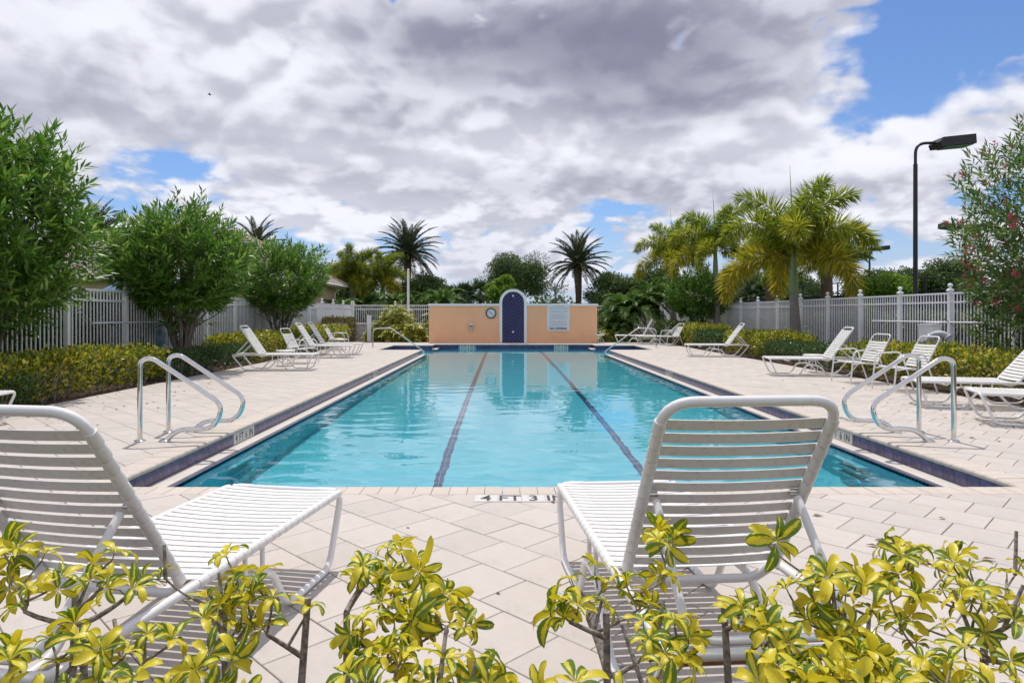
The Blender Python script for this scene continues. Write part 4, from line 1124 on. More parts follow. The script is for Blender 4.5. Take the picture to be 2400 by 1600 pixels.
# hedges
def hedge(label, x0, x1, y0, y1, h_, m, seed, dens=620, leaf=.075, name='hedge', flowers=0, cat='hedge', rough=.085, deep=.18, group=None):
    g_ = np.random.default_rng(seed); cx, cyy = (x0+x1)/2, (y0+y1)/2; W_, L_ = x1-x0, y1-y0
    t = thing(name, label, cat, (cx, cyy, 0), 0, group)
    A = [W_*L_, L_*h_, L_*h_, W_*h_, W_*h_]; P_, D_ = [], []
    for k, a in enumerate(A):
        n = int(a*dens); u, v = g_.random(n), g_.random(n); dep = g_.random(n)**1.6*deep
        if k == 0: p = np.stack([(u-.5)*W_, (v-.5)*L_, h_-dep], 1); nn = (0, 0, 1)
        elif k in (1, 2): s = -1 if k == 1 else 1; p = np.stack([s*(W_/2-dep), (u-.5)*L_, .06+v*(h_-.06)], 1); nn = (s, 0, .35)
        else: s = -1 if k == 3 else 1; p = np.stack([(u-.5)*W_, s*(L_/2-dep), .06+v*(h_-.06)], 1); nn = (0, s, .35)
        P_.append(p); D_.append(np.tile(nn, (n, 1)))
    P_ = np.concatenate(P_); D_ = np.concatenate(D_)
    # soften: rounded shoulders and an uneven top
    f = np.sin(P_[:, 0]*3.1+seed)*np.sin(P_[:, 1]*2.3+seed*2)*.5 + np.sin(P_[:, 1]*5.7+P_[:, 0]*4)*.3
    P_[:, 2] *= 1 + f*rough
    edge = np.maximum(np.abs(P_[:, 0])/(W_/2), np.abs(P_[:, 1])/(L_/2)); P_[:, 2] -= np.clip(edge-.85, 0, 1)*.5*(P_[:, 2] > h_*.7)
    pull = 1 - .10*np.clip(.35-P_[:, 2]/h_, 0, 1)*2; P_[:, 0] *= pull
    P_ += g_.normal(size=P_.shape)*.028; P_[:, 2] += (g_.random(len(P_)) < .05)*(P_[:, 2] > h_*.8)*g_.random(len(P_))*.10; P_[:, 2] = np.maximum(P_[:, 2], .03)
    D_ = D_ + g_.normal(size=D_.shape)*.65 + np.array([0, 0, .35])
    V, F = scatter(*OVAL, P_, D_, g_.normal(size=len(P_))*.8, leaf*g_.uniform(.5, 1.35, len(P_)))
    tag(put('foliage', np_mesh('foliage', V, F, M[m]), t), kind='stuff')
    rn = random.Random(seed); st = MB(); n = max(6, int(W_*L_*7))
    for _ in range(n):
        x, y = rn.uniform(-.42, .42)*W_, rn.uniform(-.46, .46)*L_
        for _k in range(3):
            e_ = (x + rn.gauss(0, .13), y + rn.gauss(0, .13), h_*rn.uniform(.6, .92))
            st.tube(curve_pts((x, y, -.03), e_, .1, 3, .015, rn), [.012, .009, .007, .004], 5)
    tag(st.build('stems', M['twig'], t, 60), kind='stuff')
    for _ in range(flowers):
        fx, fy = (rn.uniform(-.5, .5)*W_, rn.uniform(-.5, .5)*L_); sx_ = (W_/2 if cx < 0 else -W_/2)
        if rn.random() < .6: p = (sx_, fy, rn.uniform(.25, h_))
        else: p = (fx, fy, h_+.01)
        Pf = np.array(p) + g_.normal(size=(9, 3))*.022; Df = g_.normal(size=(9, 3)) + np.array([0, 0, .5])
        V, F = scatter(*OVAL, Pf, Df, g_.uniform(0, 6, 9), g_.uniform(.02, .035, 9), 1.3)
        put('flower', np_mesh('flower', V, F, M['orange']), t)
    return t
M['orange'] = leafmat('coral_petal', ((.0, (.70, .12, .05)), (1.0, (.75, .22, .09))), .5, .3)
# left side, nearest first
hedge('clipped yellow-green hedge at the left, behind the grab rails', -8.0, -6.72, 7.6, 13.3, .66, 'croton', 21, 850, .068, flowers=14)
hedge('dark low bush in front of the left hedge at the frame edge', -6.95, -6.5, 6.6, 9.35, .45, 'hedge', 22, 900, .05)
hedge('dark green low hedge in the shade of the vase-shaped tree', -7.5, -6.62, 13.45, 17.6, .50, 'hedge', 23, 900, .055)
hedge('yellow-green clipped hedge behind the first left lounger', -8.0, -6.62, 17.7, 22.2, .72, 'croton', 24, 650, .075, flowers=6)
hedge('dark green hedge under the smaller vase-shaped tree', -7.7, -6.75, 22.3, 24.2, .62, 'hedge', 25, 700, .06)
hedge('yellow-green clipped hedge behind the far left armchair', -8.0, -6.8, 24.3, 29.4, .80, 'croton', 26, 520, .085)
hedge('tall copper-brown bush at the end of the left hedges', -8.1, -6.9, 29.5, 31.2, 1.12, 'brownhedge', 27, 500, .085)
# right side
hedge('yellow-green hedge behind the two right armchairs', 7.55, 8.9, 9.3, 14.9, .66, 'croton', 31, 850, .068, flowers=20)
hedge('dark green low bush right of the two armchairs at the frame edge', 7.42, 8.0, 7.4, 9.6, .50, 'hedge', 32, 900, .055)
hedge('low dark green hedge behind the lounger before the palm', 7.5, 8.5, 15.1, 19.3, .52, 'hedge', 33, 850, .055)
hedge('yellow-green rounded hedge at the foot of the large palm', 7.55, 9.2, 19.5, 22.8, .72, 'croton', 34, 700, .075, flowers=4)
hedge('dark green rounded bush behind the middle right lounger', 7.5, 8.5, 23.0, 26.3, .68, 'hedge', 35, 700, .065)
hedge('bright yellow-green hedge by the far right armchair', 7.6, 9.1, 26.5, 29.3, .85, 'croton', 36, 520, .085)
hedge('round green bush at the far right corner of the deck', 7.0, 8.3, 29.5, 31.0, .95, 'hedgemix', 37, 500, .085)
# beyond the fences
hedge('tall dark hedge filling the gaps behind the left fence', -10.2, -8.75, 7.0, 31.0, 1.62, 'hedge', 41, 400, .15, deep=.30)
hedge('tall olive hedge filling the gaps behind the right fence', 11.0, 12.4, 12.0, 24.5, 1.28, 'hedgemix', 42, 420, .12, deep=.30)
hedge('dark hedge behind the far part of the right fence', 11.2, 12.6, 24.6, 44.0, 1.30, 'hedge', 43, 260, .16, deep=.30)
hedge('dark green hedge beyond the far left fence and the peach wall', -10.0, 3.0, 46.0, 47.6, 1.75, 'hedge', 44, 190, .20, deep=.30)
hedge('dark green hedge beyond the peach wall and the right fence corner', 3.1, 15.0, 49.5, 51.0, 1.75, 'hedge', 45, 190, .20, deep=.30)

# ------------------------------------------------------------------ palms
def frond_mesh(seed, L, e0, bend, nleaf, ll, lw, plume, m, name='frond', fold=.5, r0=.022):
    """feather leaf in the xz plane from the origin along +x; e0 start elevation, bend total turn (radians)"""
    g_ = np.random.default_rng(seed); n = 24
    el_ = e0 + bend*np.linspace(0, 1, n)**1.25; ds = L/(n-1)
    x = np.concatenate([[0], np.cumsum(np.cos(el_[:-1])*ds)]); z = np.concatenate([[0], np.cumsum(np.sin(el_[:-1])*ds)])
    tb = MB().tube([(x[i], 0, z[i]) for i in range(n)], [r0*(1-.85*i/n) for i in range(n)], 6)
    q = np.sort(g_.uniform(.10, 1.0, nleaf)); xi = np.interp(q, np.linspace(0, 1, n), x); zi = np.interp(q, np.linspace(0, 1, n), z); ei = np.interp(q, np.linspace(0, 1, n), el_)
    T_ = np.stack([np.cos(ei), np.zeros_like(ei), np.sin(ei)], 1); Nn = np.stack([-np.sin(ei), np.zeros_like(ei), np.cos(ei)], 1); Y_ = np.array([0, 1., 0])
    if plume: a = g_.uniform(0, 2*PI, nleaf)
    else: a = np.where(np.arange(nleaf) % 2 == 0, fold, PI - fold) + g_.normal(size=nleaf)*.10
    side = np.cos(a)[:, None]*Y_ + np.sin(a)[:, None]*Nn
    fw = np.radians(np.interp(q, [0, .5, 1], [80, 70, 38] if plume else [62, 52, 22])) + g_.normal(size=nleaf)*.08
    D = side*np.sin(fw)[:, None] + T_*np.cos(fw)[:, None]; D[:, 2] -= .10 if plume else .05
    ln = ll*np.interp(q, [0, .15, .45, .8, 1], [.55, .85, 1.0, .8, .45])*g_.uniform(.85, 1.12, nleaf)
    V, F = scatter(*LANCE, np.stack([xi, np.zeros_like(xi), zi], 1), D, g_.normal(size=nleaf)*.7, ln, lw/.17/ll)
    V2 = np.array([tuple(v) for v in tb.v]); F2 = []
    for f in tb.f:
        if len(f) == 4: F2 += [(f[0], f[1], f[2]), (f[0], f[2], f[3])]
    F2 = np.array(F2) + len(V)
    return np_mesh(name, np.concatenate([V, V2]), np.concatenate([F, F2]), m)
FX = {k: [frond_mesh(100+10*i+j, 2.3, R(e), R(b), 440, .56, .040, True, M['foxtail']) for j in range(2)] for i, (k, e, b) in enumerate((('up', 80, -75), ('mid', 58, -125), ('low', 25, -125)))}
def ringed_trunk(path, radii, m, rings, name, parent):
    tb = MB(); P_ = []; Rr = []; n = len(path)
    for i in range(rings):
        t = i/(rings-1)*(n-1); k = min(int(t), n-2); f = t-k
        P_.append(Vector(path[k]).lerp(Vector(path[k+1]), f)); Rr.append((radii[k]*(1-f)+radii[k+1]*f)*(1 if i % 3 else 1.045))
    tb.tube(P_, Rr, 14); return tb.build(name, m, parent, 50)
def foxtail(label, base, ht, hs, hc, r_, sizes, seed, lean=(0, 0), rough=False, nf=12, gold=.5, spear=True, group='palms on the right', dark=1.0):
    """ht: top of the grey trunk, hc: top of the crownshaft where leaves spread"""
    rn = random.Random(seed); t = thing('foxtail_palm', label, 'palm tree', base, 0, group)
    lx, ly = lean
    ringed_trunk([(0, 0, -.05), (lx*.4, ly*.4, ht*.5), (lx, ly, ht)], [r_*1.15, r_, r_*.85], M['roughtrunk'] if rough else M['palmtrunk'], 40, 'trunk', t)
    MB().tube([(lx, ly, ht), (lx, ly, ht+.12), (lx*1.05, ly, (ht+hc)/2), (lx*1.1, ly, hc)], [r_*.9, r_*.98, r_*.75, r_*.42], 14).build('crownshaft', M['crownshaft'] if not rough else M['roughtrunk'], t, 50)
    for i in range(nf):
        a = 2*PI*i*.382 + rn.uniform(-.2, .2); k = 'up' if i < nf*.28 else ('mid' if i < nf*.68 else 'low')
        z = hc - (.02 if k == 'up' else .14 if k == 'mid' else .30)
        o = put('frond', rn.choice(FX[k]), t, (lx*1.1, ly, z), (rn.uniform(-.12, .12), rn.uniform(-.10, .10), a), sizes*rn.uniform(.9, 1.08))
        gk = {'up': 0.10, 'mid': .45, 'low': 1.0}[k] * gold * rn.uniform(.5, 1.3)
        o.color = ((1 + 1.1*gk)*dark, (1 + .18*gk)*dark, (1 - .1*gk)*dark, 1)
    if spear: MB().tube([(lx*1.1, ly, hc-.1), (lx*1.1-.05, ly, hc+1.15*sizes), (lx*1.1-.12, ly, hc+2.3*sizes)], [.03, .02, .004], 6).build('spear', M['plume'], t, 50)
    return t
foxtail('large foxtail palm with golden lower leaves behind the right loungers', (9.95, 22.6, 0), 2.0, 0, 3.45, .165, 1.27, 51, (-.10, 0), nf=12, gold=.5)
foxtail('foxtail palm left of the large palm, ringed grey trunk', (9.85, 30.6, 0), 2.55, 0, 4.45, .15, 1.10, 52, (-.1, 0), nf=10, gold=.4)
foxtail('leftmost foxtail palm behind the small bushy oleander', (9.3, 36.4, 0), 3.1, 0, 4.5, .17, 1.12, 53, (-.05, 0), nf=10, gold=.4)
foxtail('rough-trunked palm behind the fence, left of the large palm trunk', (11.5, 28.6, 0), 2.7, 0, 3.3, .26, .68, 54, rough=True, nf=9, gold=.1, spear=False, dark=.85)
foxtail('rough-trunked palm behind the fence, right of the large palm trunk', (13.7, 28.2, 0), 2.85, 0, 3.6, .26, .80, 55, rough=True, nf=10, gold=.15, spear=False, dark=.9)
foxtail('foxtail palm left of the date palm beyond the far left fence', (-9.4, 41.5, 0), 2.7, 0, 3.7, .2, 1.0, 56, nf=13, gold=.3, spear=False, group='palms on the left', dark=.7)
foxtail('smaller foxtail palm just left of the date palm trunk', (-7.9, 43.5, 0), 2.4, 0, 3.6, .2, 1.0, 57, nf=12, gold=.4, spear=False, group='palms on the left', dark=.8)
DP = [frond_mesh(300+j, 3.3, R(6), R(-50), 260, .48, .042, False, M['datepalm'], fold=.45, r0=.03) for j in range(3)]
def datepalm(label, base, hc, seed, n=46, s=1.0):
    rn = random.Random(seed); t = thing('date_palm', label, 'palm tree', base, 0, 'date palms beyond the far fence')
    ringed_trunk([(0, 0, -.05), (.05, 0, hc*.5), (0, 0, hc-.5), (0, 0, hc+.1)], [.30, .26, .33, .38], M['roughtrunk'], 46, 'trunk', t)
    for i in range(n):
        f = i/n; el_ = R(84 - 120*f**1.05) + rn.uniform(-.1, .1)
        put('frond', rn.choice(DP), t, (0, 0, hc + .1*(1-f)), (rn.uniform(-.3, .3), -el_, i*2.4 + rn.uniform(-.2, .2)), s*rn.uniform(.88, 1.08))
    for i in range(6):
        a = rn.uniform(0, 6.28); MB().tube([(0, 0, hc-.1), (math.cos(a)*.6, math.sin(a)*.6, hc+.05), (math.cos(a)*.95, math.sin(a)*.95, hc-.45)], [.03, .05, .09], 6).build('fruit_stalk', M['petiole'], t, 50)
    return t
datepalm('taller date palm left of the arched wall', (-8.35, 58, 0), 6.5, 61, 58)
datepalm('shorter date palm right of the arched wall', (6.5, 58, 0), 5.55, 62, 54, .97)
datepalm('date palm top just showing over the left house roof', (-30.5, 50, 0), 7.1, 63, 34, .9)
datepalm('date palm top showing right of the vase-shaped tree', (-20.0, 54, 0), 6.55, 64, 34, .9)

# feathery palm clump, right of the wall
PL = [frond_mesh(400+j, 2.0, R(62), R(-105), 250, .44, .042, False, M['plume'], fold=.25, r0=.016) for j in range(3)]
def plume_palm(label, base, s, n, seed, name='feather_palm', zc=.5, group=None):
    rn = random.Random(seed); t = thing(name, label, 'palm', base, 0, group)
    MB().tube([(0, 0, -.05), (.03, 0, zc*.5), (0, 0, zc)], [.13, .11, .10], 10).build('trunk', M['roughtrunk'], t, 50)
    for i in range(n):
        f = i/n
        put('frond', rn.choice(PL), t, (0, 0, zc - .1*f), (rn.uniform(-.2, .2), R(-18 + 55*f) + rn.uniform(-.1, .1), i*2.4), s*rn.uniform(.85, 1.1))
    return t
plume_palm('feathery green palm right of the peach wall', (6.35, 33.2, 0), 1.05, 40, 71, zc=1.25)
plume_palm('second feathery palm leaning behind the far right loungers', (7.9, 34.2, 0), 1.05, 30, 72, zc=1.9)
plume_palm('low feathery palm at the foot of the far right plants', (5.4, 32.9, 0), .8, 30, 73, zc=.45)
for i, (lb, x, y, s, zc) in enumerate((('feathery green palm behind the far left fence, left of the white pole', -6.6, 40.5, 1.0, 1.6), ('feathery green palm behind the far left fence, right of the white pole', -3.9, 41.5, 1.05, 1.7),
                                       ('feathery palm behind the fence under the house eave', -9.3, 37.8, .9, 1.3), ('feathery palm between the house eave and the black lamp post', -9.2, 42.5, 1.0, 1.4))):
    plume_palm(lb, (x, y, 0), s, 24, 80+i, zc=zc)

# fan palms
def fan_mesh(seed):
    g_ = np.random.default_rng(seed); n = 26; a = np.linspace(-2.1, 2.1, n)
    P_ = np.tile([.55, 0, 0], (n, 1)).astype(float); D = np.stack([np.cos(a), np.sin(a), -.25*np.abs(a)/2 - .08*g_.random(n)], 1)
    V, F = scatter(*LANCE, P_, D, g_.normal(size=n)*.25, .55*g_.uniform(.8, 1.05, n), .85)
    tb = MB().tube([(0, 0, 0), (.3, 0, .03), (.58, 0, 0)], .011, 4); F2 = np.array([t for f in tb.f if len(f) == 4 for t in ((f[0], f[1], f[2]), (f[0], f[2], f[3]))]) + len(V)
    return np_mesh('fan_leaf', np.concatenate([V, np.array([tuple(v) for v in tb.v])]), np.concatenate([F, F2]), M['fanpalm'])
FN = [fan_mesh(500+j) for j in range(2)]
def fanpalm(label, base, hc, seed, s=1.0, n=22):
    rn = random.Random(seed); t = thing('fan_palm', label, 'palm tree', base, 0, 'fan palms beyond the fences')
    ringed_trunk([(0, 0, -.05), (0, 0, hc*.5), (0, 0, hc)], [.2, .16, .15], M['roughtrunk'], 20, 'trunk', t)
    for i in range(n):
        f = i/n; put('fan_leaf', rn.choice(FN), t, (0, 0, hc), (rn.uniform(-.3, .3), -R(75 - 125*f), i*2.4), s*rn.uniform(.85, 1.1))
    return t
fanpalm('small fan palm left of the arched wall, beyond the fence', (-3.1, 52, 0), 2.7, 91, 1.25)
fanpalm('fan palm just beside the oak left of the arch', (-1.9, 55, 0), 3.1, 92, 1.2)
fanpalm('slim fan palm behind the large foxtail palm', (16.6, 32.0, 0), 4.6, 93, 1.35, 26)
fanpalm('fan palm low behind the right fence between palm trunks', (14.4, 38.0, 0), 2.2, 94, 1.2)
fanpalm('fan palm at the right end of the far left trees', (-4.6, 54.0, 0), 2.4, 95, 1.2)

# ------------------------------------------------------------------ broadleaf trees
def tree(label, base, h_, rx, rz, m, seed, n=6000, leaf=.22, clumps=34, name='broadleaf_tree', group=None, trunk=.16):
    g_ = np.random.default_rng(seed); rn = random.Random(seed)
    t = thing(name, label, 'tree', base, 0, group); zc = h_ - rz; n = int(n*2.2); leaf *= 1.05
    U = g_.normal(size=(clumps, 3)); U /= np.linalg.norm(U, axis=1, keepdims=True); U[:, 2] = np.where(U[:, 2] < -.5, -U[:, 2], U[:, 2])
    rr_ = g_.uniform(.45, .92, clumps); C = np.array([0, 0, zc]) + U*np.array([rx, rx, rz])*rr_[:, None]; cr = g_.uniform(.22, .42, clumps)*min(rx, rz*1.3)
    tr = MB(); tr.tube([(0, 0, -.05), (.05, 0, zc*.5), (0, .05, zc)], [trunk*1.4, trunk, trunk*.7], 9)
    for i in range(0, clumps, 2): tr.tube(curve_pts((0, 0, zc*rn.uniform(.45, .95)), C[i], .12, 5, .05, rn), [trunk*.4, trunk*.32, trunk*.25, trunk*.18, trunk*.12, trunk*.06], 5)
    tr.build('trunk', M['bark'], t, 60)
    k = g_.integers(0, clumps, n); d = g_.normal(size=(n, 3)); d /= np.linalg.norm(d, axis=1, keepdims=True); rad = g_.random(n)**.5
    P_ = C[k] + d*(cr[k]*rad)[:, None]*np.array([1, 1, .75]); D = d + g_.normal(size=(n, 3))*.7
    V, F = scatter(*DIAM, P_, D, g_.uniform(0, 6, n), leaf*g_.uniform(.6, 1.2, n))
    tag(put('crown', np_mesh('crown', V, F, M[m]), t), kind='stuff')
    return t
GT = 'trees on the skyline beyond the fences'
tree('round oak crown rising behind the arch', (.9, 60, 0), 6.9, 3.3, 2.7, 'oak', 201, 13000, .17, 46, group=GT)
tree('bright green leafy tree directly left behind the arch', (-.1, 46, 0), 4.05, 1.3, 1.5, 'ficus', 202, 5200, .17, 24, group=GT)
tree('dark green tree behind the right date palm trunk', (9.3, 56, 0), 4.7, 2.6, 2.0, 'oak', 203, 9000, .18, 40, group=GT)
tree('dark green tree between the right date palm and the foxtail palms', (12.6, 54, 0), 5.1, 2.4, 2.2, 'oak', 204, 9000, .18, 40, group=GT)
tree('grey-green tree right of the left date palm', (-7.0, 57, 0), 4.9, 2.6, 2.2, 'oak', 205, 9000, .18, 40, group=GT)
tree('low grey-green tree left of the fan palms', (-4.9, 60, 0), 4.0, 2.0, 1.7, 'oak', 206, 7000, .18, 32, group=GT)
tree('grey-green tree behind the far left foxtail palms', (-13.5, 58, 0), 5.6, 3.0, 2.4, 'oak', 207, 9000, .19, 40, group=GT)
tree('tall thin tree peeking over the smaller vase-shaped oleander', (-17.5, 62, 0), 6.4, 2.2, 2.2, 'oak', 208, 6000, .17, 34, group=GT)
tree('bright green round tree right of the palms behind the right fence', (18.4, 31.5, 0), 3.25, 1.5, 1.2, 'ficus', 209, 6500, .14, 30, group=GT)
tree('grey-green tree behind the court fence, left of the tall lamp post', (29, 50, 0), 4.9, 3.0, 2.2, 'oak', 210, 8000, .2, 40, group=GT)
tree('grey-green tree behind the court fence, right of the tall lamp post', (33, 49, 0), 5.2, 3.0, 2.4, 'oak', 211, 8000, .2, 40, group=GT)
tree('grey-green tree at the right end behind the court fence', (37.5, 47, 0), 4.9, 3.0, 2.2, 'oak', 212, 8000, .2, 40, group=GT)
tree('grey-green tree behind the foxtail palms at the right', (20.0, 58, 0), 5.2, 3.2, 2.4, 'oak', 213, 8000, .2, 40, group=GT)
tree('low tree seen between the large palm and the right fence', (22.5, 52, 0), 4.3, 2.6, 2.0, 'oak', 214, 7000, .2, 36, group=GT)
tree('pale green tree right of the leftmost foxtail palm', (16.0, 50, 0), 4.4, 2.2, 2.0, 'oak', 215, 7000, .2, 36, group=GT)
tree('dark green tree behind the left house eave', (-11.8, 52, 0), 4.4, 2.2, 2.0, 'oak', 216, 7000, .2, 36, group=GT)
# far-off wood that closes the horizon
def wood(label, x0, x1, y, h_, n, seed):
    g_ = np.random.default_rng(seed); kx_ = g_.uniform(x0, x1, 90); kh = g_.uniform(.55, 1.0, 90)*h_; kr = g_.uniform(3, 6, 90)
    k = g_.integers(0, 90, n); d = g_.normal(size=(n, 3)); d /= np.linalg.norm(d, axis=1, keepdims=True)
    P_ = np.stack([kx_[k], np.full(n, 0.0), kh[k]*.5], 1) + d*np.stack([kr[k], kr[k]*.8, kh[k]*.5], 1)*(g_.random(n)**.4)[:, None]
    V, F = scatter(*DIAM, P_, d + g_.normal(size=(n, 3))*.7, g_.uniform(0, 6, n), g_.uniform(.35, .75, n))
    tag(put('far_wood', np_mesh('far_wood', V, F, M['oak']), None, (0, y, 0)), label, kind='stuff')
wood('far-off dark trees along the horizon', -90, 110, 100, 5.6, 26000, 301)
# nearly bare tree
rn = random.Random(77); bt = thing('bare_tree', 'thin nearly bare tree left of the right date palm', 'tree', (4.4, 56, 0)); tr = MB(); tr.tube([(0, 0, 0), (.05, 0, 2), (0, 0, 3.9)], [.10, .07, .02], 7); tips = []
for i in range(26):
    z = rn.uniform(1.6, 3.7); a = rn.uniform(0, 6.28); L = rn.uniform(.5, 1.25); e_ = (math.cos(a)*L, math.sin(a)*L, z + rn.uniform(-.1, .7))
    ps = curve_pts((0, 0, z-.3), e_, .15, 4, .06, rn); tr.tube(ps, [.024, .02, .016, .012, .006], 5); tips += [tuple(p) for p in ps[2:]]
tr.build('trunk', M['bare'], bt, 60)
gq = np.random.default_rng(5); tp = np.repeat(np.array(tips), 5, 0) + gq.normal(size=(len(tips)*5, 3))*.10; V, F = scatter(*DIAM, tp, gq.normal(size=tp.shape) - [0, 0, .6], gq.uniform(0, 6, len(tp)), gq.uniform(.10, .2, len(tp)))
tag(put('crown', np_mesh('crown', V, F, M['oak']), bt), kind='stuff')

# ------------------------------------------------------------------ variegated arboricola mass at the far left
def arbor(label, base, rx, h_, seed, n=150, leaf=.26, name='arboricola_shrub', group='bright variegated shrubs at the far left'):
    g_ = np.random.default_rng(seed); t = thing(name, label, 'shrub', base, 0, group); rn = random.Random(seed)
    U = g_.normal(size=(n, 3)); U[:, 2] = np.abs(U[:, 2]); U /= np.linalg.norm(U, axis=1, keepdims=True)
    C = U*np.array([rx, rx, h_])*g_.uniform(.55, 1.0, n)[:, None]; C[:, 2] = np.maximum(C[:, 2], .12)
    k = 9; a = np.tile(np.arange(k)*2*PI/k, n) + np.repeat(g_.uniform(0, 6, n), k); Fm = frames(U + np.array([0, 0, .5]), g_.uniform(0, 6, n)); idx = np.repeat(np.arange(n), k)
    D = Fm[idx, :, 0]*np.cos(a)[:, None] + Fm[idx, :, 2]*np.sin(a)[:, None] + Fm[idx, :, 1]*.35; D[:, 2] -= .15
    V, F = scatter(*LANCE, C[idx], D, g_.normal(size=n*k)*.3, leaf*g_.uniform(.75, 1.15, n*k), 1.6)
    tag(put('foliage', np_mesh('foliage', V, F, M['arbor']), t), kind='stuff')
    st = MB()
    for i in range(0, n, 4): st.tube(curve_pts((rn.uniform(-.2, .2)*rx, rn.uniform(-.2, .2)*rx, -.03), C[i]*.97, .1, 4, .02, rn), [.02, .016, .012, .009, .005], 5)
    tag(st.build('stems', M['twig'], t, 60), kind='stuff'); return t
arbor('tallest bright yellow-green shrub behind the far left handrail', (-5.35, 33.3, 0), 1.15, 1.9, 301, 330)
arbor('low yellow-green shrub between the white post and the peach wall', (-4.3, 32.2, 0), .75, .85, 302, 190)
arbor('yellow-green shrub beside the short white post', (-6.2, 33.0, 0), .8, 1.0, 303, 190)
arbor('small yellow-green shrub at the left end of the peach wall', (-3.75, 33.6, 0), .5, 1.5, 304, 60)
arbor('yellow-green shrub under the slanting left handrail', (-5.2, 32.3, 0), .8, .8, 305, 190)
arbor('low light-green plants right of the peach wall', (5.0, 31.9, 0), .55, .6, 306, 60, .22, group='low plants at the far right')
arbor('low light-green plants beside the far right side table', (5.9, 32.0, 0), .6, .55, 307, 60, .22, group='low plants at the far right')
# ------------------------------------------------------------------ foreground schefflera shrubs with variegated leaves
def variegated(name):
    m, n, b, out = newmat(name)
    uvn = n.n.new('ShaderNodeUVMap'); uvn.uv_map = 'uv'; ux, uy, _ = n.sep(uvn.outputs[0])
    oi = n.n.new('ShaderNodeObjectInfo'); gi = n.n.new('ShaderNodeNewGeometry')
    tcn = n.n.new('ShaderNodeTexCoord'); nz = n.noise(tcn.outputs['Object'], 42, 4, .6, .6)
    across = n.m('ABSOLUTE', n.m('SUBTRACT', n.m('MULTIPLY', ux, 2.0), 1.0))
    rnd_ = n.m('FRACT', n.m('ADD', n.m('MULTIPLY', oi.outputs['Random'], 7.3), gi.outputs['Random Per Island']))
    edge = n.m('ADD', across, n.m('MULTIPLY', n.m('SUBTRACT', nz, .5), 1.1))
    thr = n.rng(rnd_, 0, 1, .12, 1.30, 'LINEAR')
    green = n.rng(edge, n.m('SUBTRACT', thr, .06), n.m('ADD', thr, .06))
    rib = n.rng(across, .02, .07, 1.0, 0.0)
    yel = n.mix(n.noise(tcn.outputs['Object'], 9, 2, .5), (.72, .57, .010), (.78, .68, .045))
    yel = n.mix(n.m('MULTIPLY', rib, .35), yel, (.84, .78, .22))
    gr = n.mix(nz, (.085, .17, .014), (.19, .29, .022))
    c = n.mix(green, yel, gr)
    n.l.new(c, b.inputs['Base Color']); b.inputs['Roughness'].default_value = .40; b.inputs['Specular IOR Level'].default_value = .5
    
    bumped(n, b, n.m('ADD', n.m('MULTIPLY', rib, -.5), n.m('MULTIPLY', n.m('SINE', n.m('ADD', n.m('MULTIPLY', uy, 60.0), n.m('MULTIPLY', across, -9.0))), .10)), .30, .002)
    tr = n.n.new('ShaderNodeBsdfTranslucent'); n.l.new(scaled(n, c, 1.05), tr.inputs[0])
    mx = n.n.new('ShaderNodeMixShader'); mx.inputs[0].default_value = .36
    n.l.new(b.outputs[0], mx.inputs[1]); n.l.new(tr.outputs[0], mx.inputs[2]); n.l.new(mx.outputs[0], out.inputs[0])
    return m
M['vari'] = variegated('variegated_schefflera_leaf')
def palmate(seed):
    """one palmate leaf: 6-8 drooping paddle leaflets on a short stalk, opening along +z"""
    rn = random.Random(seed); V, F, UV = [], [], []
    nl = rn.choice((6, 7, 7, 8)); nu, nv = 4, 8
    for i in range(nl):
        a = 2*PI*i/nl + rn.uniform(-.22, .22); L = rn.uniform(.062, .098); wd = L*rn.uniform(.15, .20)
        up = R(rn.uniform(18, 58)); droop = R(rn.uniform(30, 120)); twist = rn.uniform(-.5, .5); wav = rn.uniform(0, 6)
        o = len(V); x = .004; z = 0.0
        for j in range(nv+1):
            t = j/nv; e_ = up - droop*t**1.2
            if j: x += L/nv*math.cos(e_); z += L/nv*math.sin(e_)
            prof = .10 + .90*math.sin(PI*min(1, (t**1.15)*.88 + .05))**.8 if t < .999 else .05
            if t < .14: prof = .10 + t*1.5
            for k in range(nu+1):
                s = (k/nu - .5)*2; y = s*wd*prof; cup = .30*abs(s)**1.4*wd*prof + .0022*math.sin(wav + t*9)*s
                tz = y*math.sin(twist*t); yy = y*math.cos(twist*t)
                nx_, nz_ = -math.sin(e_), math.cos(e_)
                px_ = x + nx_*(cup+tz); pz_ = z + nz_*(cup+tz)
                V.append((px_*math.cos(a) - yy*math.sin(a), px_*math.sin(a) + yy*math.cos(a), pz_)); UV.append((k/nu, t))
        for j in range(nv):
            for k in range(nu):
                q = o + j*(nu+1) + k; F.append((q, q+1, q+nu+2, q+nu+1))
    return np_mesh('leaf', np.array(V), np.array(F), M['vari'], True, UV)
LF = [palmate(600+i) for i in range(14)]
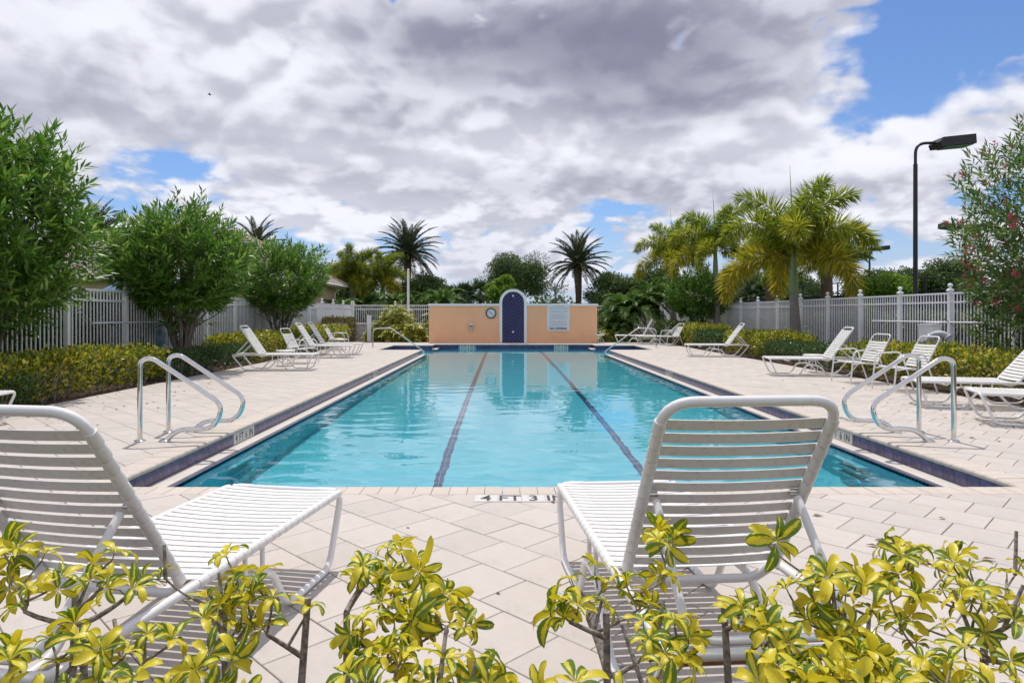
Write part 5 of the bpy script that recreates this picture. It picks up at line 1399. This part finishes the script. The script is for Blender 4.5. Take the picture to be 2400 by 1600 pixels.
ROS = {
'A':[(-1.223,1.674,0.742),(-1.132,1.632,0.742),(-1.198,1.62,0.695),(-1.096,1.536,0.696),(-1.043,1.555,0.715),(-1.103,1.533,0.662),(-1.079,1.743,0.674),(-1.033,1.758,0.699),(-1.005,1.669,0.662),(-0.873,1.554,0.693),(-1.297,1.728,0.724),(-0.95,1.405,0.643),(-0.894,1.392,0.653),(-0.824,1.357,0.654),(-0.779,1.358,0.641),(-0.814,1.51,0.585),(-0.759,1.504,0.596),(-0.921,1.374,0.606),(-0.854,1.361,0.605),(-0.711,1.217,0.658),(-0.684,1.255,0.648),(-0.651,1.283,0.615),(-0.647,1.343,0.61),(-0.972,1.336,0.595),(-0.916,1.311,0.589),(-0.936,1.262,0.673),(-0.93,1.244,0.615),(-0.839,1.273,0.609),(-0.802,1.32,0.633)],
'B':[(-0.677,1.64,0.735),(-0.649,1.628,0.687),(-0.575,1.553,0.711),(-0.732,1.647,0.628),(-0.674,1.611,0.625),(-0.608,1.583,0.659),(-0.534,1.538,0.677),(-0.606,1.601,0.615),(-0.606,1.499,0.629),(-0.551,1.549,0.602),(-0.474,1.602,0.624),(-0.676,1.511,0.64),(-0.618,1.4,0.625),(-0.613,1.336,0.625),(-0.83,1.635,0.696),(-0.469,1.175,0.659)],
'C':[(-0.291,1.686,0.738),(-0.27,1.773,0.705),(-0.22,1.611,0.741),(-0.339,1.589,0.731),(-0.342,1.656,0.677),(-0.264,1.613,0.708),(-0.248,1.649,0.687),(-0.353,1.605,0.678),(-0.272,1.532,0.669),(-0.193,1.686,0.636),(-0.148,1.533,0.689),(-0.224,1.535,0.661),(-0.184,1.492,0.675),(-0.108,1.551,0.636),(-0.309,1.464,0.657),(-0.242,1.479,0.651),(-0.161,1.53,0.614),(-0.088,1.458,0.65),(-0.312,1.464,0.621),(-0.258,1.421,0.603),(-0.206,1.331,0.65),(-0.116,1.26,0.676),(-0.245,1.226,0.654),(-0.156,1.336,0.605),(-0.053,1.328,0.622),(-0.032,1.218,0.653),(-0.286,1.272,0.647),(-0.177,1.175,0.657),(-0.13,1.235,0.63),(-0.213,1.169,0.671),(-0.092,1.287,0.608),(-0.201,1.52,0.592)],
'D':[(0.239,1.744,0.669),(0.176,1.669,0.667),(0.252,1.698,0.646),(0.163,1.464,0.69),(0.148,1.483,0.661),(0.203,1.611,0.611),(0.31,1.671,0.662),(0.405,1.729,0.743),(0.468,1.839,0.721),(0.399,1.661,0.68),(0.332,1.614,0.633),(0.309,1.461,0.654),(0.373,1.448,0.664),(0.406,1.464,0.636),(0.309,1.385,0.656),(0.335,1.394,0.628),(0.312,1.493,0.576),(0.342,1.3,0.651),(0.288,1.23,0.679),(0.129,1.19,0.672),(0.081,1.189,0.659),(0.206,1.288,0.598),(0.222,1.212,0.639)],
'F':[(0.674,1.725,0.76),(0.523,1.478,0.684),(0.627,1.637,0.618),(0.523,1.509,0.651),(0.543,1.42,0.654),(0.573,1.384,0.665),(0.577,1.415,0.672),(0.663,1.542,0.696),(0.784,1.675,0.678),(0.739,1.534,0.696),(0.761,1.551,0.717),(0.84,1.623,0.683),(0.842,1.565,0.694),(0.957,1.714,0.648),(0.775,1.51,0.691),(0.698,1.519,0.64),(0.755,1.554,0.618),(0.766,1.479,0.644),(0.89,1.62,0.611),(0.567,1.326,0.637),(0.623,1.356,0.637),(0.651,1.328,0.646),(0.702,1.333,0.658),(0.775,1.389,0.622),(0.481,1.234,0.653),(0.563,1.331,0.59),(0.617,1.343,0.599),(0.624,1.26,0.628),(0.625,1.167,0.672),(0.708,1.244,0.653),(0.52,1.177,0.651),(0.593,1.254,0.659),(0.64,1.258,0.657),(0.748,1.373,0.598)],
'G':[(1.014,1.657,0.748),(0.968,1.618,0.743),(1.127,1.775,0.688),(1.034,1.682,0.698),(1.016,1.736,0.659),(1.126,1.662,0.712),(1.215,1.77,0.69),(1.186,1.689,0.688),(1.171,1.695,0.67),(1.087,1.632,0.65),(1.121,1.587,0.668),(0.882,1.519,0.698),(1.079,1.508,0.679),(1.345,1.738,0.678),(1.297,1.715,0.663),(0.9,1.581,0.606),(0.878,1.466,0.65),(0.955,1.537,0.629),(1.033,1.54,0.61),(1.078,1.53,0.628),(1.183,1.589,0.624),(1.152,1.514,0.639),(1.222,1.583,0.644),(0.909,1.464,0.605),(0.953,1.375,0.638),(1.088,1.502,0.583),(1.084,1.426,0.597),(0.714,1.184,0.668),(0.865,1.382,0.588),(0.88,1.335,0.582),(0.904,1.305,0.613),(0.85,1.169,0.671),(1.013,1.332,0.589),(0.847,1.263,0.669),(0.999,1.405,0.592),(0.995,1.328,0.616),(0.8,1.255,0.676)],
}
def shrub(key, label, trunks, seed):
    rn = random.Random(seed); base = Vector((trunks[0][0], trunks[0][1], 0)); t = thing('schefflera_shrub', label, 'shrub', base, 0, 'variegated schefflera shrubs in the foreground')
    wood = MB(); nodes = []
    for (x, y, zt, lx, ly) in trunks:
        ps = [Vector((x, y, -.03)), Vector((x + lx*.3 + rn.uniform(-.01, .01), y + ly*.3, zt*.35)), Vector((x + lx*.6, y + ly*.6 + rn.uniform(-.01, .01), zt*.7)), Vector((x+lx, y+ly, zt))]
        wood.tube([p - base for p in ps], [.0115, .010, .009, .0078], 9)
        for f in (.45, .6, .75, .9, 1.0):
            q = f*3; k = min(int(q), 2); nodes.append((ps[k].lerp(ps[k+1], q-k), 0.009))
    stalk = MB()
    for i_, (x, y, z) in enumerate(sorted(ROS[key], key=lambda p: p[2])):
        if key in 'FGAD' and z < .62 and i_ % 3 == 1: continue
        tip = Vector((x, y, z)) - Vector((0, 0, .045))
        best = min(nodes, key=lambda nd: (nd[0]-tip).length + (2.0 if nd[0].z > tip.z - .025 else 0))
        a = best[0]; d = tip - a; L = d.length
        mid = a + d*.5 + Vector((rn.uniform(-.1, .1)*L, rn.uniform(-.1, .1)*L, -.10*L + rn.uniform(-.02, .05)*L))
        ps = [a*(1-s)**2 + mid*(2*s*(1-s)) + tip*s*s for s in (0, .25, .5, .75, 1)]
        r0 = min(best[1]*.8, .0085)
        wood.tube([p - base for p in ps], [r0, r0*.9, r0*.8, r0*.72, max(.0026, r0*.62)], 8)
        for p, f in ((ps[2], .8), (ps[3], .72), (ps[4], .62)): nodes.append((p, max(.004, r0*f)))
        # terminal rosette and leaves just below it
        axis = (tip - mid).normalized() + Vector((rn.uniform(-.3, .3), rn.uniform(-.3, .3), .7)); axis.normalize()
        for k in range(rn.choice((1, 1, 2, 2))):
            ang = rn.uniform(0, 6.28); sd = axis.orthogonal().normalized(); sd.rotate(Matrix.Rotation(ang, 3, axis))
            if k == 0: ax = axis; st_ = tip + axis*.018
            else: ax = (axis*.45 + sd*rn.uniform(.7, 1.1)).normalized(); st_ = tip - axis*.012*k + ax*rn.uniform(.035, .06)
            stalk.tube([p - base for p in (tip - axis*.01*k, (tip + st_)/2 + axis*.004, st_)], [.0019, .0016, .0014], 5)
            o = put('leaf', rn.choice(LF), t, st_ - base, None, rn.uniform(.62, 1.10) * (.72 if k == 0 else .86))
            o.rotation_euler = (ax.to_track_quat('Z', 'Y') @ Matrix.Rotation(rn.uniform(0, 6.28), 3, 'Z').to_quaternion()).to_euler()
    # pruned stubs
    for _ in range(4):
        nd = rn.choice(nodes)[0]; d = Vector((rn.uniform(-.05, .05), rn.uniform(-.03, .05), rn.uniform(.05, .12)))
        wood.tube([nd - base, nd + d*.5 - base, nd + d - base], [.005, .0045, .004], 8)
    wood.build('branches', M['twig'], t, 60); tag(stalk.build('leaf_stalks', M['petiole'], t, 60), kind='stuff')
    return t
shrub('A', 'dense yellow schefflera shrub in the lower left corner', [(-.98, 1.55, .58, .0, .0), (-.82, 1.42, .50, .04, 0), (-1.08, 1.66, .6, .0, .02)], 1)
shrub('B', 'leggy schefflera stems in front of the near left lounger seat', [(-.64, 1.55, .55, -.02, .02), (-.50, 1.6, .62, .03, .0)], 2)
shrub('C', 'upright yellow schefflera shrub at the bottom left of centre', [(-.30, 1.50, .55, .0, .0), (-.22, 1.38, .45, .03, 0), (-.36, 1.55, .60, -.01, .02)], 3)
shrub('D', 'single-stemmed schefflera in front of the near right lounger', [(.235, 1.50, .62, .0, .02)], 4)
shrub('F', 'broad yellow schefflera shrub below the near right lounger back', [(.62, 1.5, .52, -.02, .0), (.76, 1.42, .5, .0, .02), (.55, 1.56, .6, -.02, .04)], 5)
shrub('G', 'branching schefflera shrub in the lower right corner', [(1.12, 1.55, .55, .0, .0), (1.0, 1.42, .48, -.04, .0), (1.22, 1.5, .58, .05, .02)], 6)

# ------------------------------------------------------------------ a bird far off in the sky
bd = thing('bird', 'tiny dark bird gliding in the sky above the left trees', 'bird', (-26.5, 60, 21.1), .3); bd.scale = (.6, .5, .35)
MB().tube([(-.28, 0, 0), (-.1, 0, .03), (.15, 0, .03), (.34, 0, .05)], [.02, .08, .09, .02], 8).build('body', M['black'], bd, 60)
for s in (-1, 1): MB().add([(.15, s*.06, .05), (-.12, s*.06, .05), (-.05, s*.75, .12), (.10, s*.72, .13), (.15, s*.06, .03), (-.12, s*.06, .03), (-.05, s*.75, .11), (.10, s*.72, .12)], [(0, 1, 2, 3), (7, 6, 5, 4), (0, 3, 7, 4), (2, 1, 5, 6)]).build('wing', M['black'], bd)
